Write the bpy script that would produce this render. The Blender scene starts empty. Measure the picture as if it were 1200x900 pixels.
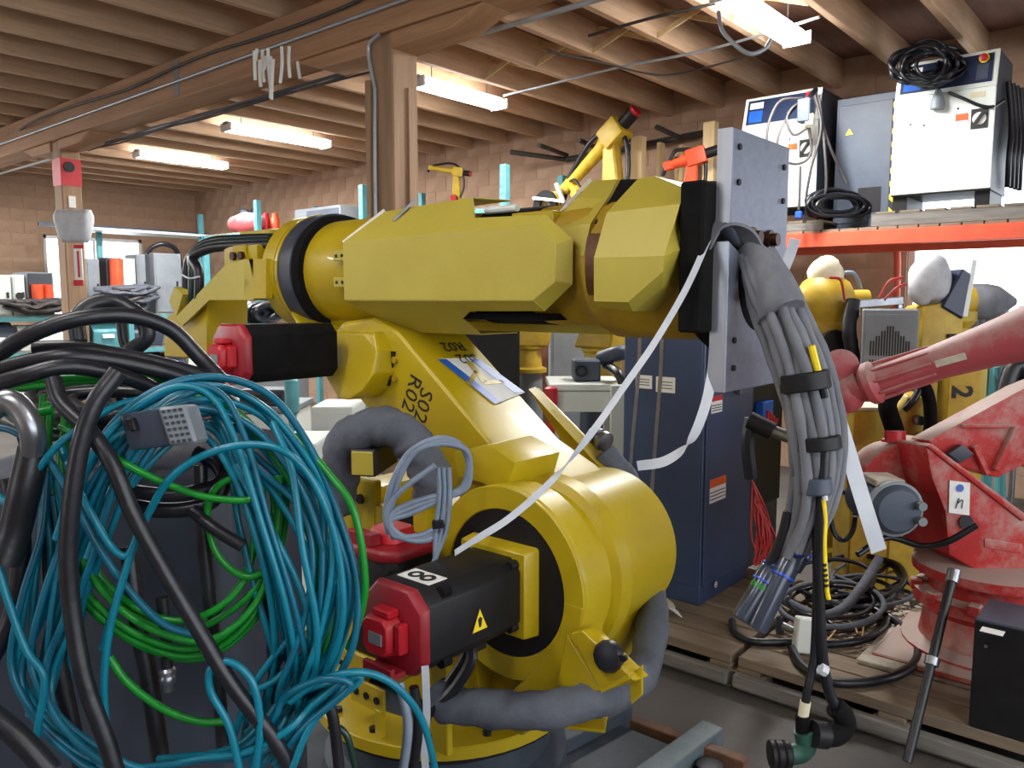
import bpy, bmesh, math, random
from mathutils import Vector, Matrix
V = Vector
PI = math.pi
R = math.radians
random.seed(7)
scene = bpy.context.scene
COL = scene.collection

# ------------------------------------------------------------------ camera
# room axes: X runs along the joists (to the block wall), Y along the big beam (to the window wall)
YAW, PITCH, CAMH, FPX = R(40.4), math.atan(98 / 940), 1.70, 940.0
F = V((math.cos(YAW) * math.cos(PITCH), math.sin(YAW) * math.cos(PITCH), -math.sin(PITCH)))
RT = V((math.sin(YAW), -math.cos(YAW), 0))
UP = RT.cross(F)
CAM = V((0, 0, CAMH))
cd = bpy.data.cameras.new('camera')
cam = bpy.data.objects.new('camera', cd)
COL.objects.link(cam)
cd.sensor_width = 36
cd.lens = FPX / 1200 * 36
cd.clip_start = .02
cam.matrix_world = Matrix(((RT.x, UP.x, -F.x, 0), (RT.y, UP.y, -F.y, 0), (RT.z, UP.z, -F.z, CAMH), (0, 0, 0, 1)))
scene.camera = cam

# ------------------------------------------------------------------ light
w = bpy.data.worlds.new('world')
scene.world = w
w.use_nodes = True
bg = w.node_tree.nodes['Background']
bg.inputs[0].default_value = (.86, .93, 1, 1)
bg.inputs[1].default_value = 4.0
vs = scene.view_settings
vs.view_transform = 'Standard'
vs.look = 'None'
vs.exposure = .35
vs.gamma = 1
vs.use_curve_mapping = False


# ------------------------------------------------------------------ pixel helpers (photo frame 1200 x 900)
def ray(px, py):
    return F + RT * ((px - 600) / FPX) + UP * ((450 - py) / FPX)


def at(px, py, d):
    r = ray(px, py)
    h = math.hypot(r.x * math.cos(YAW) + r.y * math.sin(YAW), 0)
    return CAM + r * (d / h)


def onX(px, py, x):
    r = ray(px, py)
    return CAM + r * (x / r.x)


def onY(px, py, y):
    r = ray(px, py)
    return CAM + r * (y / r.y)


def onZ(px, py, z):
    r = ray(px, py)
    return CAM + r * ((z - CAMH) / r.z)


def onP(px, py, p, n):
    r = ray(px, py)
    return CAM + r * ((p - CAM).dot(n) / r.dot(n))


# ------------------------------------------------------------------ materials
def s2l(c):
    return tuple(((v / 255) / 12.92 if v / 255 <= .04045 else ((v / 255 + .055) / 1.055) ** 2.4) for v in c)


def mat(name, rgb, rough=.5, metal=0, rgb2=None, scale=6, stretch=(1, 1, 1), lo=.35, hi=.7, bump=0, bscale=None, emit=0, spec=.5, detail=5, coat=0, alpha=1, trans=0):
    m = bpy.data.materials.new(name)
    m.use_nodes = True
    nt = m.node_tree
    b = nt.nodes['Principled BSDF']
    c = s2l(rgb) + (1,)
    b.inputs['Base Color'].default_value = c
    b.inputs['Roughness'].default_value = rough
    b.inputs['Metallic'].default_value = metal
    b.inputs['Specular IOR Level'].default_value = spec
    b.inputs['Coat Weight'].default_value = coat
    b.inputs['Transmission Weight'].default_value = trans
    if alpha < 1:
        b.inputs['Alpha'].default_value = alpha
    if emit:
        b.inputs['Emission Color'].default_value = c
        b.inputs['Emission Strength'].default_value = emit
    tc = nt.nodes.new('ShaderNodeTexCoord')
    mp = nt.nodes.new('ShaderNodeMapping')
    mp.inputs['Scale'].default_value = stretch
    nt.links.new(tc.outputs['Object'], mp.inputs[0])
    if rgb2:
        n = nt.nodes.new('ShaderNodeTexNoise')
        n.inputs['Scale'].default_value = scale
        n.inputs['Detail'].default_value = detail
        n.inputs['Roughness'].default_value = .65
        nt.links.new(mp.outputs[0], n.inputs['Vector'])
        cr = nt.nodes.new('ShaderNodeValToRGB')
        cr.color_ramp.elements[0].position = lo
        cr.color_ramp.elements[0].color = c
        cr.color_ramp.elements[1].position = hi
        cr.color_ramp.elements[1].color = s2l(rgb2) + (1,)
        nt.links.new(n.outputs[0], cr.inputs[0])
        nt.links.new(cr.outputs[0], b.inputs['Base Color'])
    if bump:
        n2 = nt.nodes.new('ShaderNodeTexNoise')
        n2.inputs['Scale'].default_value = bscale or scale * 4
        n2.inputs['Detail'].default_value = 4
        nt.links.new(mp.outputs[0], n2.inputs['Vector'])
        bp = nt.nodes.new('ShaderNodeBump')
        bp.inputs['Strength'].default_value = bump
        bp.inputs['Distance'].default_value = .01
        nt.links.new(n2.outputs[0], bp.inputs['Height'])
        nt.links.new(bp.outputs[0], b.inputs['Normal'])
    return m


def dusty(name, rgb, dust, rough=.6, amount=.9, scale=7):
    """paint with dry dust lying where the surface faces up, broken by noise"""
    m = mat(name, rgb, rough)
    nt = m.node_tree
    b = nt.nodes['Principled BSDF']
    g = nt.nodes.new('ShaderNodeNewGeometry')
    sp = nt.nodes.new('ShaderNodeSeparateXYZ')
    nt.links.new(g.outputs['Normal'], sp.inputs[0])
    n = nt.nodes.new('ShaderNodeTexNoise')
    n.inputs['Scale'].default_value = scale
    n.inputs['Detail'].default_value = 7
    n.inputs['Roughness'].default_value = .7
    tc = nt.nodes.new('ShaderNodeTexCoord')
    nt.links.new(tc.outputs['Object'], n.inputs['Vector'])
    a = nt.nodes.new('ShaderNodeMath')
    a.operation = 'MULTIPLY_ADD'
    nt.links.new(sp.outputs[2], a.inputs[0])
    a.inputs[1].default_value = .38
    nt.links.new(n.outputs[0], a.inputs[2])
    cr = nt.nodes.new('ShaderNodeValToRGB')
    cr.color_ramp.elements[0].position = .46
    cr.color_ramp.elements[0].color = (0, 0, 0, 1)
    cr.color_ramp.elements[1].position = .8
    cr.color_ramp.elements[1].color = (amount, amount, amount, 1)
    nt.links.new(a.outputs[0], cr.inputs[0])
    mx = nt.nodes.new('ShaderNodeMix')
    mx.data_type = 'RGBA'
    mx.inputs[6].default_value = s2l(rgb) + (1,)
    mx.inputs[7].default_value = s2l(dust) + (1,)
    nt.links.new(cr.outputs[0], mx.inputs[0])
    nt.links.new(mx.outputs[2], b.inputs['Base Color'])
    return m


M = dict(
    yellow=mat('yellow_paint', (184, 160, 16), .40, rgb2=(174, 148, 16), scale=3, bump=.04, bscale=60, coat=.15),
    yellow_cover=mat('cover_paint', (186, 170, 66), .5, rgb2=(178, 161, 58), scale=4, bump=.05, bscale=90),
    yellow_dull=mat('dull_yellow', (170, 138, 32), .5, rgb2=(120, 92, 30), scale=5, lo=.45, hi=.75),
    yellow_bg=mat('far_yellow', (196, 164, 44), .5, rgb2=(168, 136, 36), scale=8),
    yellow_mark=mat('sign_yellow', (245, 215, 30), .5),
    black=mat('black_metal', (22, 21, 24), .5, rgb2=(30, 29, 32), scale=12, spec=.3),
    black_rubber=mat('black_rubber', (19, 20, 25), .38, rgb2=(31, 32, 40), scale=9, bump=.1, bscale=50),
    black_soft=mat('black_foam', (14, 14, 15), .9, rgb2=(24, 23, 24), scale=20, spec=.15),
    dark_blue=mat('navy_metal', (54, 70, 102), .42, rgb2=(48, 62, 92), scale=4, bump=.02, bscale=90),
    ring_blue=mat('dark_ring', (38, 44, 58), .45, rgb2=(60, 66, 80), scale=8),
    red=mat('red_plastic', (190, 24, 40), .42, rgb2=(165, 20, 34), scale=5),
    red_lid=mat('crimson_lid', (150, 26, 40), .45, rgb2=(130, 22, 34), scale=5),
    red_dust=dusty('dusty_red', (176, 34, 32), (176, 158, 148), amount=.95, scale=6),
    red_arm=dusty('chalky_red', (172, 74, 80), (184, 158, 154), amount=.8, scale=5),
    orange=mat('orange_paint', (226, 84, 40), .5, rgb2=(200, 70, 36), scale=8),
    rack_red=mat('rack_red', (222, 92, 62), .5, rgb2=(200, 80, 56), scale=5),
    teal=mat('teal_jacket', (0, 118, 142), .36, rgb2=(0, 102, 124), scale=14),
    teal2=mat('deep_teal_jacket', (0, 98, 124), .38, rgb2=(0, 84, 108), scale=14),
    green=mat('green_jacket', (10, 132, 36), .38, rgb2=(8, 112, 32), scale=14),
    grey_cable=mat('grey_jacket', (128, 142, 160), .45, rgb2=(112, 124, 142), scale=12),
    fabric=mat('grey_sheath', (92, 96, 106), .8, rgb2=(72, 76, 86), scale=9, bump=.5, bscale=22),
    fabric_light=mat('pale_sheath', (124, 126, 132), .85, rgb2=(92, 94, 102), scale=10, stretch=(1, 1, .3), bump=.4, bscale=18),
    strap=mat('white_strap', (214, 219, 226), .4, rgb2=(198, 204, 214), scale=5, trans=.1),
    alu=mat('mill_aluminium', (196, 200, 208), .34, metal=.75, rgb2=(176, 180, 190), scale=20, stretch=(1, 1, .1), bump=.03),
    alu_face=mat('grey_plate', (134, 142, 158), .42, metal=.55, rgb2=(122, 130, 146), scale=40, bump=.03, bscale=120),
    steel=mat('steel', (160, 164, 170), .32, metal=.9, rgb2=(130, 132, 138), scale=10),
    bronze=mat('bronze_bolt', (96, 62, 46), .35, metal=.7, rgb2=(50, 34, 30), scale=30),
    grey_metal=mat('grey_enamel', (128, 134, 140), .5, rgb2=(114, 120, 126), scale=5),
    slate=mat('slate_enamel', (72, 82, 98), .5, rgb2=(60, 70, 86), scale=4),
    cab_dark=mat('dark_cabinet', (54, 60, 70), .5, rgb2=(46, 52, 62), scale=4),
    box_dark=mat('charcoal_cover', (48, 56, 70), .6, rgb2=(36, 42, 54), scale=3, bump=.15, bscale=5),
    white=mat('white_enamel', (226, 232, 226), .42, rgb2=(216, 222, 216), scale=3),
    cream=mat('cream_cloth', (226, 218, 190), .85, rgb2=(206, 196, 166), scale=9, bump=.6, bscale=16),
    bag=mat('pale_bag', (196, 198, 202), .7, rgb2=(172, 174, 180), scale=9, bump=.6, bscale=12),
    paper=mat('white_paper', (232, 232, 228), .7, rgb2=(222, 222, 216), scale=10),
    ink=mat('black_ink', (24, 26, 26), .6, rgb2=(34, 34, 34), scale=20),
    sticker_blue=mat('sticker_blue', (36, 96, 190), .4, rgb2=(30, 84, 170), scale=9),
    sign_red=mat('sign_red', (200, 40, 50), .5, rgb2=(180, 36, 44), scale=9),
    sign_orange=mat('sign_orange', (224, 96, 40), .5, rgb2=(210, 88, 36), scale=9),
    navy=mat('navy_panel', (30, 42, 70), .4, rgb2=(36, 48, 78), scale=8),
    glow_blue=mat('blue_ring', (40, 90, 220), .35, rgb2=(30, 70, 190), scale=9),
    tealrack=mat('teal_rack', (92, 160, 168), .5, rgb2=(78, 142, 152), scale=6),
    joist=mat('joist_wood', (202, 170, 138), .75, rgb2=(166, 132, 104), scale=5, stretch=(.25, 3, 3), lo=.3, hi=.75, bump=.15),
    beam=mat('beam_wood', (182, 140, 102), .72, rgb2=(138, 100, 70), scale=4, stretch=(3, .25, 3), lo=.3, hi=.75, bump=.2),
    post=mat('post_wood', (166, 134, 104), .72, rgb2=(124, 96, 74), scale=4, stretch=(3, 3, .22), lo=.3, hi=.75, bump=.2),
    stud=mat('pine_stud', (216, 192, 148), .7, rgb2=(196, 166, 120), scale=5, stretch=(3, 3, .3)),
    deck=mat('roof_deck', (128, 94, 76), .85, rgb2=(96, 68, 56), scale=3, stretch=(.4, 2, 1)),
    plank=mat('pallet_wood', (146, 128, 106), .85, rgb2=(100, 88, 76), scale=5, stretch=(3, .3, 3), lo=.3, hi=.75, bump=.3),
    plank_grey=mat('weathered_wood', (138, 134, 128), .85, rgb2=(96, 92, 88), scale=5, stretch=(3, .3, 3), bump=.3),
    block=mat('block_paint', (186, 156, 132), .85, rgb2=(166, 134, 110), scale=2.2, bump=.25, bscale=40),
    mortar=mat('mortar', (176, 146, 122), .9, rgb2=(160, 130, 106), scale=5),
    concrete=mat('concrete', (96, 91, 86), .75, rgb2=(66, 62, 60), scale=1.1, bump=.12, bscale=30, lo=.3, hi=.75),
    crate=mat('crate_board', (168, 112, 84), .8, rgb2=(140, 90, 66), scale=6),
    rust=mat('rusty_steel', (122, 84, 62), .7, rgb2=(84, 60, 50), scale=14),
    channel=mat('bluegrey_steel', (104, 118, 124), .55, rgb2=(84, 94, 98), scale=8),
    skid=mat('skid_steel', (64, 74, 84), .55, rgb2=(46, 52, 60), scale=6),
    lamp=mat('lamp_tube', (255, 254, 252), .4, emit=26),
    lamp_body=mat('lamp_housing', (236, 238, 238), .5, rgb2=(226, 228, 228), scale=4),
    glass=mat('window_glass', (240, 246, 250), .15, trans=1, alpha=.25),
    plastic_clear=mat('smoky_plastic', (58, 66, 82), .25, rgb2=(46, 52, 66), scale=6, spec=.6),
    pvc=mat('conduit_grey', (170, 176, 182), .4, rgb2=(150, 156, 162), scale=6, metal=.4),
    dkwire=mat('dark_wire', (52, 48, 48), .6, rgb2=(70, 64, 62), scale=10),
    redwire=mat('red_wire', (168, 40, 40), .5, rgb2=(148, 36, 36), scale=10),
    tan=mat('tan_wire', (196, 150, 100), .5, rgb2=(170, 130, 90), scale=10),
    dust=mat('plaster_dust', (190, 182, 168), .95, rgb2=(160, 150, 136), scale=12, bump=.5, bscale=30),
    green_bronze=mat('verdigris', (44, 92, 78), .5, rgb2=(30, 56, 52), scale=16),
    dkgreen=mat('dark_green_hose', (18, 52, 44), .3, rgb2=(24, 44, 46), scale=10),
)

# ------------------------------------------------------------------ mesh builder
ORG = {}


def frame(d):
    d = d.normalized()
    a = V((0, 0, 1)) if abs(d.z) < .9 else V((1, 0, 0))
    u = d.cross(a).normalized()
    return u, d.cross(u).normalized()


def spline(pts, per=8, closed=False):
    pts = [V(p) for p in pts]
    n = len(pts)
    out = []
    rng = range(n) if closed else range(n - 1)
    for i in rng:
        if closed:
            p0, p1, p2, p3 = pts[(i - 1) % n], pts[i], pts[(i + 1) % n], pts[(i + 2) % n]
        else:
            p1, p2 = pts[i], pts[i + 1]
            p0 = pts[i - 1] if i > 0 else p1 * 2 - p2
            p3 = pts[i + 2] if i + 2 < n else p2 * 2 - p1
        for k in range(per):
            t = k / per
            out.append(.5 * ((2 * p1) + (p2 - p0) * t + (2 * p0 - 5 * p1 + 4 * p2 - p3) * t * t + (3 * p1 - p0 - 3 * p2 + p3) * t ** 3))
    if not closed:
        out.append(pts[-1].copy())
    return out


class MB:
    def __init__(s):
        s.v, s.f = [], []

    def add(s, vs, fs):
        o = len(s.v)
        s.v += [V(p) for p in vs]
        s.f += [tuple(i + o for i in f) for f in fs]
        return s

    def box(s, c, d, rz=0, mx=None):
        m = mx if mx is not None else Matrix.Rotation(rz, 3, 'Z')
        c = V(c)
        vs = [c + m @ V((x * d[0] / 2, y * d[1] / 2, z * d[2] / 2)) for z in (-1, 1) for y in (-1, 1) for x in (-1, 1)]
        return s.add(vs, [(0, 2, 3, 1), (4, 5, 7, 6), (0, 1, 5, 4), (2, 6, 7, 3), (0, 4, 6, 2), (1, 3, 7, 5)])

    def bb(s, a, b):
        a, b = V(a), V(b)
        return s.box((a + b) / 2, (abs(b.x - a.x), abs(b.y - a.y), abs(b.z - a.z)))

    def bar(s, a, b, w, h, up=(0, 0, 1)):
        """square bar from a to b"""
        a, b = V(a), V(b)
        d = (b - a)
        L = d.length
        d.normalize()
        u = V(up)
        x = d.cross(u)
        if x.length < 1e-4:
            x = d.cross(V((1, 0, 0)))
        x.normalize()
        z = x.cross(d)
        m = Matrix((x, d, z)).transposed()
        return s.box((a + b) / 2, (w, L, h), mx=m)

    def prism(s, pts, ext):
        pts = [V(p) for p in pts]
        e = V(ext)
        n = len(pts)
        nrm = V((0, 0, 0))
        for i in range(n):
            nrm += (pts[i] - pts[0]).cross(pts[(i + 1) % n] - pts[0])
        if nrm.dot(e) > 0:
            pts = pts[::-1]
        vs = pts + [p + e for p in pts]
        fs = [tuple(range(n)), tuple(range(2 * n - 1, n - 1, -1))]
        fs += [(i, i + n, (i + 1) % n + n, (i + 1) % n)[::-1][::-1] for i in range(n)]
        fs = fs[:2] + [((i + 1) % n, i, i + n, (i + 1) % n + n) for i in range(n)]
        return s.add(vs, fs)

    def loft(s, rings, caps=True, closed=False):
        n = len(rings[0])
        vs = [p for r in rings for p in r]
        fs = []
        m = len(rings)
        for k in range(m if closed else m - 1):
            k2 = (k + 1) % m
            for i in range(n):
                j = (i + 1) % n
                fs.append((k * n + i, k * n + j, k2 * n + j, k2 * n + i))
        if caps and not closed:
            fs.append(tuple(range(n - 1, -1, -1)))
            fs.append(tuple((m - 1) * n + i for i in range(n)))
        return s.add(vs, fs)

    def ring(s, c, d, r, n=16, ph=0):
        u, v = frame(V(d))
        return [V(c) + (u * math.cos(2 * PI * i / n + ph) + v * math.sin(2 * PI * i / n + ph)) * r for i in range(n)]

    def cyl(s, a, b, r, r2=None, n=20, ph=0):
        a, b = V(a), V(b)
        r2 = r if r2 is None else r2
        return s.loft([s.ring(a, b - a, r, n, ph), s.ring(b, b - a, r2, n, ph)])

    def lathe(s, o, ax, prof, n=24, ph=0):
        o, ax = V(o), V(ax).normalized()
        return s.loft([s.ring(o + ax * h, ax, max(r, .0004), n, ph) for r, h in prof])

    def annulus(s, a, b, ro, ri, n=32):
        a, b = V(a), V(b)
        d = b - a
        return s.loft([s.ring(a, d, ro, n), s.ring(b, d, ro, n), s.ring(b, d, ri, n), s.ring(a, d, ri, n)], closed=True)

    def tube(s, pts, r, n=8, per=8, closed=False, raw=False, rf=None):
        P = [V(p) for p in pts] if raw else spline(pts, per, closed)
        N = len(P)
        rings = []
        u = None
        for i in range(N):
            if closed:
                d = P[(i + 1) % N] - P[i - 1]
            else:
                d = P[min(i + 1, N - 1)] - P[max(i - 1, 0)]
            if d.length < 1e-7:
                d = V((0, 0, 1))
            d.normalize()
            if u is None:
                u = frame(d)[0]
            u = (u - d * u.dot(d))
            if u.length < 1e-5:
                u = frame(d)[0]
            u.normalize()
            v = d.cross(u)
            rr = r if rf is None else r * rf(i / (N - 1))
            rings.append([P[i] + (u * math.cos(2 * PI * k / n) + v * math.sin(2 * PI * k / n)) * rr for k in range(n)])
        return s.loft(rings, closed=closed)

    def ribbon(s, pts, w, t, side, per=8):
        """flat strap following pts; side = list of width directions or one"""
        P = spline(pts, per)
        N = len(P)
        rings = []
        for i in range(N):
            d = (P[min(i + 1, N - 1)] - P[max(i - 1, 0)]).normalized()
            if isinstance(side, list):
                q = i / (N - 1) * (len(side) - 1)
                k = min(int(q), len(side) - 2)
                sd = V(side[k]).lerp(V(side[k + 1]), q - k)
            else:
                sd = V(side)
            sd = (sd - d * sd.dot(d)).normalized()
            nn = d.cross(sd)
            rings.append([P[i] + sd * w / 2 + nn * t / 2, P[i] - sd * w / 2 + nn * t / 2, P[i] - sd * w / 2 - nn * t / 2, P[i] + sd * w / 2 - nn * t / 2])
        return s.loft(rings)

    def ball(s, c, r, n=14, m=8, mx=None):
        c = V(c)
        r = V((r, r, r)) if not hasattr(r, '__len__') else V(r)
        rings = []
        for j in range(m + 1):
            th = PI * j / m
            rr, z = max(math.sin(th), .002), -math.cos(th)
            ring = [V((math.cos(2 * PI * i / n) * rr * r.x, math.sin(2 * PI * i / n) * rr * r.y, z * r.z)) for i in range(n)]
            rings.append([c + (mx @ p if mx else p) for p in ring])
        return s.loft(rings)

    def build(s, name, m, parent=None, bevel=0, ang=35, seg=1, label=None):
        me = bpy.data.meshes.new(name)
        if parent is not None:
            o0 = ORG[parent.name]
        else:
            xs = [p.x for p in s.v]
            ys = [p.y for p in s.v]
            o0 = V(((min(xs) + max(xs)) / 2, (min(ys) + max(ys)) / 2, min(p.z for p in s.v)))
        me.from_pydata([p - o0 for p in s.v], [], s.f)
        bm = bmesh.new()
        bm.from_mesh(me)
        bmesh.ops.recalc_face_normals(bm, faces=bm.faces)
        if bevel:
            es = [e for e in bm.edges if len(e.link_faces) == 2 and e.calc_face_angle(0) > R(28)]
            bmesh.ops.bevel(bm, geom=es, offset=bevel, segments=seg, affect='EDGES', profile=.6, clamp_overlap=True)
        bm.to_mesh(me)
        bm.free()
        for p in me.polygons:
            p.use_smooth = True
        me.set_sharp_from_angle(angle=R(ang))
        me.materials.append(M[m] if isinstance(m, str) else m)
        o = bpy.data.objects.new(name, me)
        COL.objects.link(o)
        if parent is not None:
            o.parent = parent
            ORG[o.name] = o0
        else:
            o.location = o0
            ORG[o.name] = o0
        if label:
            o['label'] = label
        return o


def tag(o, label, cat, group=None, kind=None):
    o['label'] = label
    o['category'] = cat
    if group:
        o['group'] = group
    if kind:
        o['kind'] = kind
    return o


def thing(name, loc, label, cat, group=None):
    o = bpy.data.objects.new(name, None)
    o.empty_display_size = .1
    COL.objects.link(o)
    o.location = V(loc)
    ORG[o.name] = V(loc)
    return tag(o, label, cat, group)


def struct(o):
    o['kind'] = 'structure'
    return o


def copy_tree(o, parent=None):
    c = o.copy()
    COL.objects.link(c)
    c.parent = parent
    for ch in list(o.children):
        copy_tree(ch, c)
    return c


def text(name, body, size, o, dx, up, m, parent, thick=.0006, bold=0):
    """flat lettering: starts at o, runs along dx, letter tops toward up"""
    cu = bpy.data.curves.new(name, 'FONT')
    cu.body = body
    cu.size = size
    cu.extrude = thick
    cu.resolution_u = 2
    cu.offset = bold
    cu.space_line = .9
    tmp = bpy.data.objects.new(name + '_src', cu)
    COL.objects.link(tmp)
    dg = bpy.context.evaluated_depsgraph_get()
    me = bpy.data.meshes.new_from_object(tmp.evaluated_get(dg))
    bpy.data.objects.remove(tmp)
    bpy.data.curves.remove(cu)
    x = V(dx).normalized()
    y = V(up)
    y = (y - x * y.dot(x)).normalized()
    z = x.cross(y)
    o = V(o)
    o0 = ORG[parent.name] if parent else V((0, 0, 0))
    for vv in me.vertices:
        c = vv.co.copy()
        vv.co = o + x * c.x + y * c.y + z * c.z - o0
    me.materials.clear()
    me.materials.append(M[m])
    ob = bpy.data.objects.new(name, me)
    COL.objects.link(ob)
    ob.parent = parent
    ORG[ob.name] = o0
    return ob


def cable(name, pts, r, m, label, cat='cable', group=None, n=8, per=8, rf=None):
    return tag(MB().tube(pts, r, n, per, rf=rf).build(name, m, ang=60), label, cat, group)
# ================================================================== the room
XB, YL = 8.0, 14.8            # block wall plane, window wall plane
ZJ, ZD = 3.70, 3.96           # joist undersides, roof deck
X0, Y0 = -5.0, -4.0

fl = struct(MB().bb((X0, Y0, -.12), (XB + .3, YL + .3, 0)).build('floor', 'concrete'))

# ceiling: deck boards and joists
ceil = struct(MB().bb((X0, Y0, ZD), (XB + .3, YL + .3, ZD + .08)).build('ceiling', 'deck'))
jm = MB().bb((X0, -.03, ZJ), (XB, .03, ZD)).build('joist', 'joist', ceil, bevel=.004)
jme = jm.data
ceil_o = ORG['ceiling']
y = .33 - .6 * 6
first = True
while y < YL:
    o = jm if first else jm.copy()
    if not first:
        COL.objects.link(o)
    first = False
    o.location = (0, y, 0)
    y += .6
# thin diagonal bridging between joists
for k, (xx, yy) in enumerate([(5.6, 4.53), (5.6, 3.93), (5.6, 3.33), (5.6, 2.73), (5.6, 5.13), (5.6, 5.73)]):
    MB().bar((xx, yy - .03, ZJ + .02), (xx + .02, yy - .57, ZD - .04), .018, .04).build('bridging', 'stud', ceil)
    MB().bar((xx + .06, yy - .57, ZJ + .02), (xx + .08, yy - .03, ZD - .04), .018, .04).build('bridging', 'stud', ceil)
# main beam under the joists
bmx0, bmx1 = 3.44, 3.74
beam = struct(MB().bb((bmx0, Y0, ZJ - .33), (bmx1, YL, ZJ)).build('ceiling_beam', 'beam', bevel=.012))
MB().bb((bmx0 - .004, 6.55, ZJ - .3), (bmx0, 6.62, ZJ - .02)).build('splice_plate', 'grey_metal', beam)

# block walls ------------------------------------------------------
def block_wall(name, org, ux, length, height, thick_dir, holes, nlimit, z0=0.0):
    """running-bond block wall: mortar core with each block set proud"""
    org, ux, td = V(org), V(ux), V(thick_dir)
    core = MB()
    # core pieces around the holes (a0,a1,z0,z1)
    cuts = sorted(set([0, length] + [h[0] for h in holes] + [h[1] for h in holes]))
    for a, b in zip(cuts[:-1], cuts[1:]):
        zs = sorted([(h[2], h[3]) for h in holes if h[0] <= a + 1e-6 and h[1] >= b - 1e-6])
        zc = 0
        for (q0, q1) in zs + [(height, height)]:
            if q0 > zc + 1e-4:
                p = org + ux * a + V((0, 0, zc))
                q = org + ux * b + td * .2 + V((0, 0, q0))
                core.bb(p, q)
            zc = q1
    wall = struct(core.build(name, 'mortar'))
    L, Hh, j = .40, .20, .009
    face = td * .010
    cells = []
    row = 0
    z = z0
    while z + Hh <= height + 1e-6:
        a = -.2 if row % 2 else 0.0
        while a < length:
            a0, a1 = max(a, 0), min(a + L, length)
            ok = a1 - a0 > .06
            for h in holes:
                if a1 > h[0] + .01 and a0 < h[1] - .01 and z + Hh > h[2] + .01 and z < h[3] - .01:
                    ok = False
            if ok:
                cells.append((a0, a1, z))
            a += L
        row += 1
        z += Hh
    def dist(c):
        p = org + ux * ((c[0] + c[1]) / 2) + V((0, 0, c[2] + .1))
        d = p - CAM
        dep = d.dot(F)
        if dep < .5:
            return 1e6
        px, py = 600 + FPX * d.dot(RT) / dep, 450 - FPX * d.dot(UP) / dep
        vis = -10 < px < 1210 and 100 < py < 330 and not (py > 250 and 330 < px < 830)
        return dep + (0 if vis else 1000)
    cells.sort(key=dist)
    stuff = MB()
    cache = {}
    for i, (a0, a1, z) in enumerate(cells):
        w_ = a1 - a0 - j
        if i < nlimit:
            key = round(w_, 3)
            c = org + ux * ((a0 + a1) / 2) + V((0, 0, z + Hh / 2)) + face
            if key not in cache:
                b = MB()
                b.box(ORG[wall.name], (abs(ux.x) * w_ + abs(td.x) * .03, abs(ux.y) * w_ + abs(td.y) * .03, Hh - j))
                o = b.build('block', 'block', wall)
                cache[key] = o
            else:
                o = cache[key].copy()
                COL.objects.link(o)
            o.location = c - ORG[wall.name]
        else:
            stuff.box(org + ux * ((a0 + a1) / 2) + V((0, 0, z + Hh / 2)) + face, (abs(ux.x) * w_ + abs(td.x) * .03, abs(ux.y) * w_ + abs(td.y) * .03, Hh - j))
    s = stuff.build('blockwork', 'block', wall)
    s['kind'] = 'stuff'
    return wall

WB = (-1.2, 2.06, 1.4, 3.0)          # window in the block wall: Y range, Z range
WL = (5.28, 6.95, 1.0, 2.86)          # window in the left wall: X range
wall_b = block_wall('wall_back', (XB, Y0, 0), (0, 1, 0), YL - Y0, ZD, (1, 0, 0), [(WB[0] - Y0, WB[1] - Y0, 1.4, 3.0)], 300)
wall_l = block_wall('wall_left', (X0, YL, 0), (1, 0, 0), XB - X0 + .2, ZD, (0, 1, 0), [(WL[0] - X0, WL[1] - X0, 1.0, 2.8), (-3.0 - X0, 2.2 - X0, 1.0, 2.8)], 300)

def window(n, horizontal, a0, a1, z0, z1, plane, mull):
    fr = MB()
    def P(a, z, t):
        return V((plane + t, a, z)) if horizontal == 'Y' else V((a, plane + t, z))
    for (p, q) in [((a0, z0), (a1, z0 + .06)), ((a0, z1 - .06), (a1, z1)), ((a0, z0), (a0 + .06, z1)), ((a1 - .06, z0), (a1, z1))]:
        fr.bb(P(p[0], p[1], .04), P(q[0], q[1], .14))
    o = struct(fr.build('window_%d' % n, 'lamp_body', bevel=.005))
    for k in range(1, mull):
        a = a0 + (a1 - a0) * k / mull
        MB().bb(P(a - .02, z0 + .06, .06), P(a + .02, z1 - .06, .12)).build('mullion', 'lamp_body', o)
    for k in range(mull):
        a = a0 + (a1 - a0) * k / mull
        b = a0 + (a1 - a0) * (k + 1) / mull
        MB().bb(P(a + .03, z0 + .06, .085), P(b - .03, z1 - .06, .091)).build('pane', 'glass', o)
    return o
window(1, 'Y', WB[0], WB[1], 1.4, 3.0, XB, 3)
window(2, 'X', WL[0], WL[1], 1.0, 2.8, YL, 2)
window(3, 'X', -3.0, 2.2, 1.0, 2.8, YL, 4)  # unseen window, added to bring daylight to the left end

# the two walls behind the camera, each with an open bay
wf = MB()
for (ya, yb, za, zb) in [(Y0, 1.8, 0, ZD), (1.8, 3.8, 2.8, ZD), (1.8, 3.8, 0, 1.0), (3.8, YL, 0, ZD)]:
    wf.bb((X0 - .2, ya, za), (X0, yb, zb))
struct(wf.build('wall_front', 'block'))
wr_ = MB()
for (xa, xb, za, zb) in [(X0, -2.5, 0, ZD), (-2.5, 6.6, 3.0, ZD), (-2.5, 6.6, 0, .9), (6.6, XB + .2, 0, ZD)]:
    wr_.bb((xa, Y0 - .2, za), (xb, Y0, zb))
struct(wr_.build('wall_right', 'block'))
def portal(loc, rot, sx, sy):
    ld = bpy.data.lights.new('bay_portal', 'AREA')
    ld.shape = 'RECTANGLE'
    ld.size, ld.size_y = sx, sy
    ld.cycles.is_portal = True
    o = bpy.data.objects.new('bay_portal', ld)
    COL.objects.link(o)
    o.location = loc
    o.rotation_euler = rot
portal((X0 - .1, 2.8, 1.9), (0, R(-90), 0), 1.8, 2.0)
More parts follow.
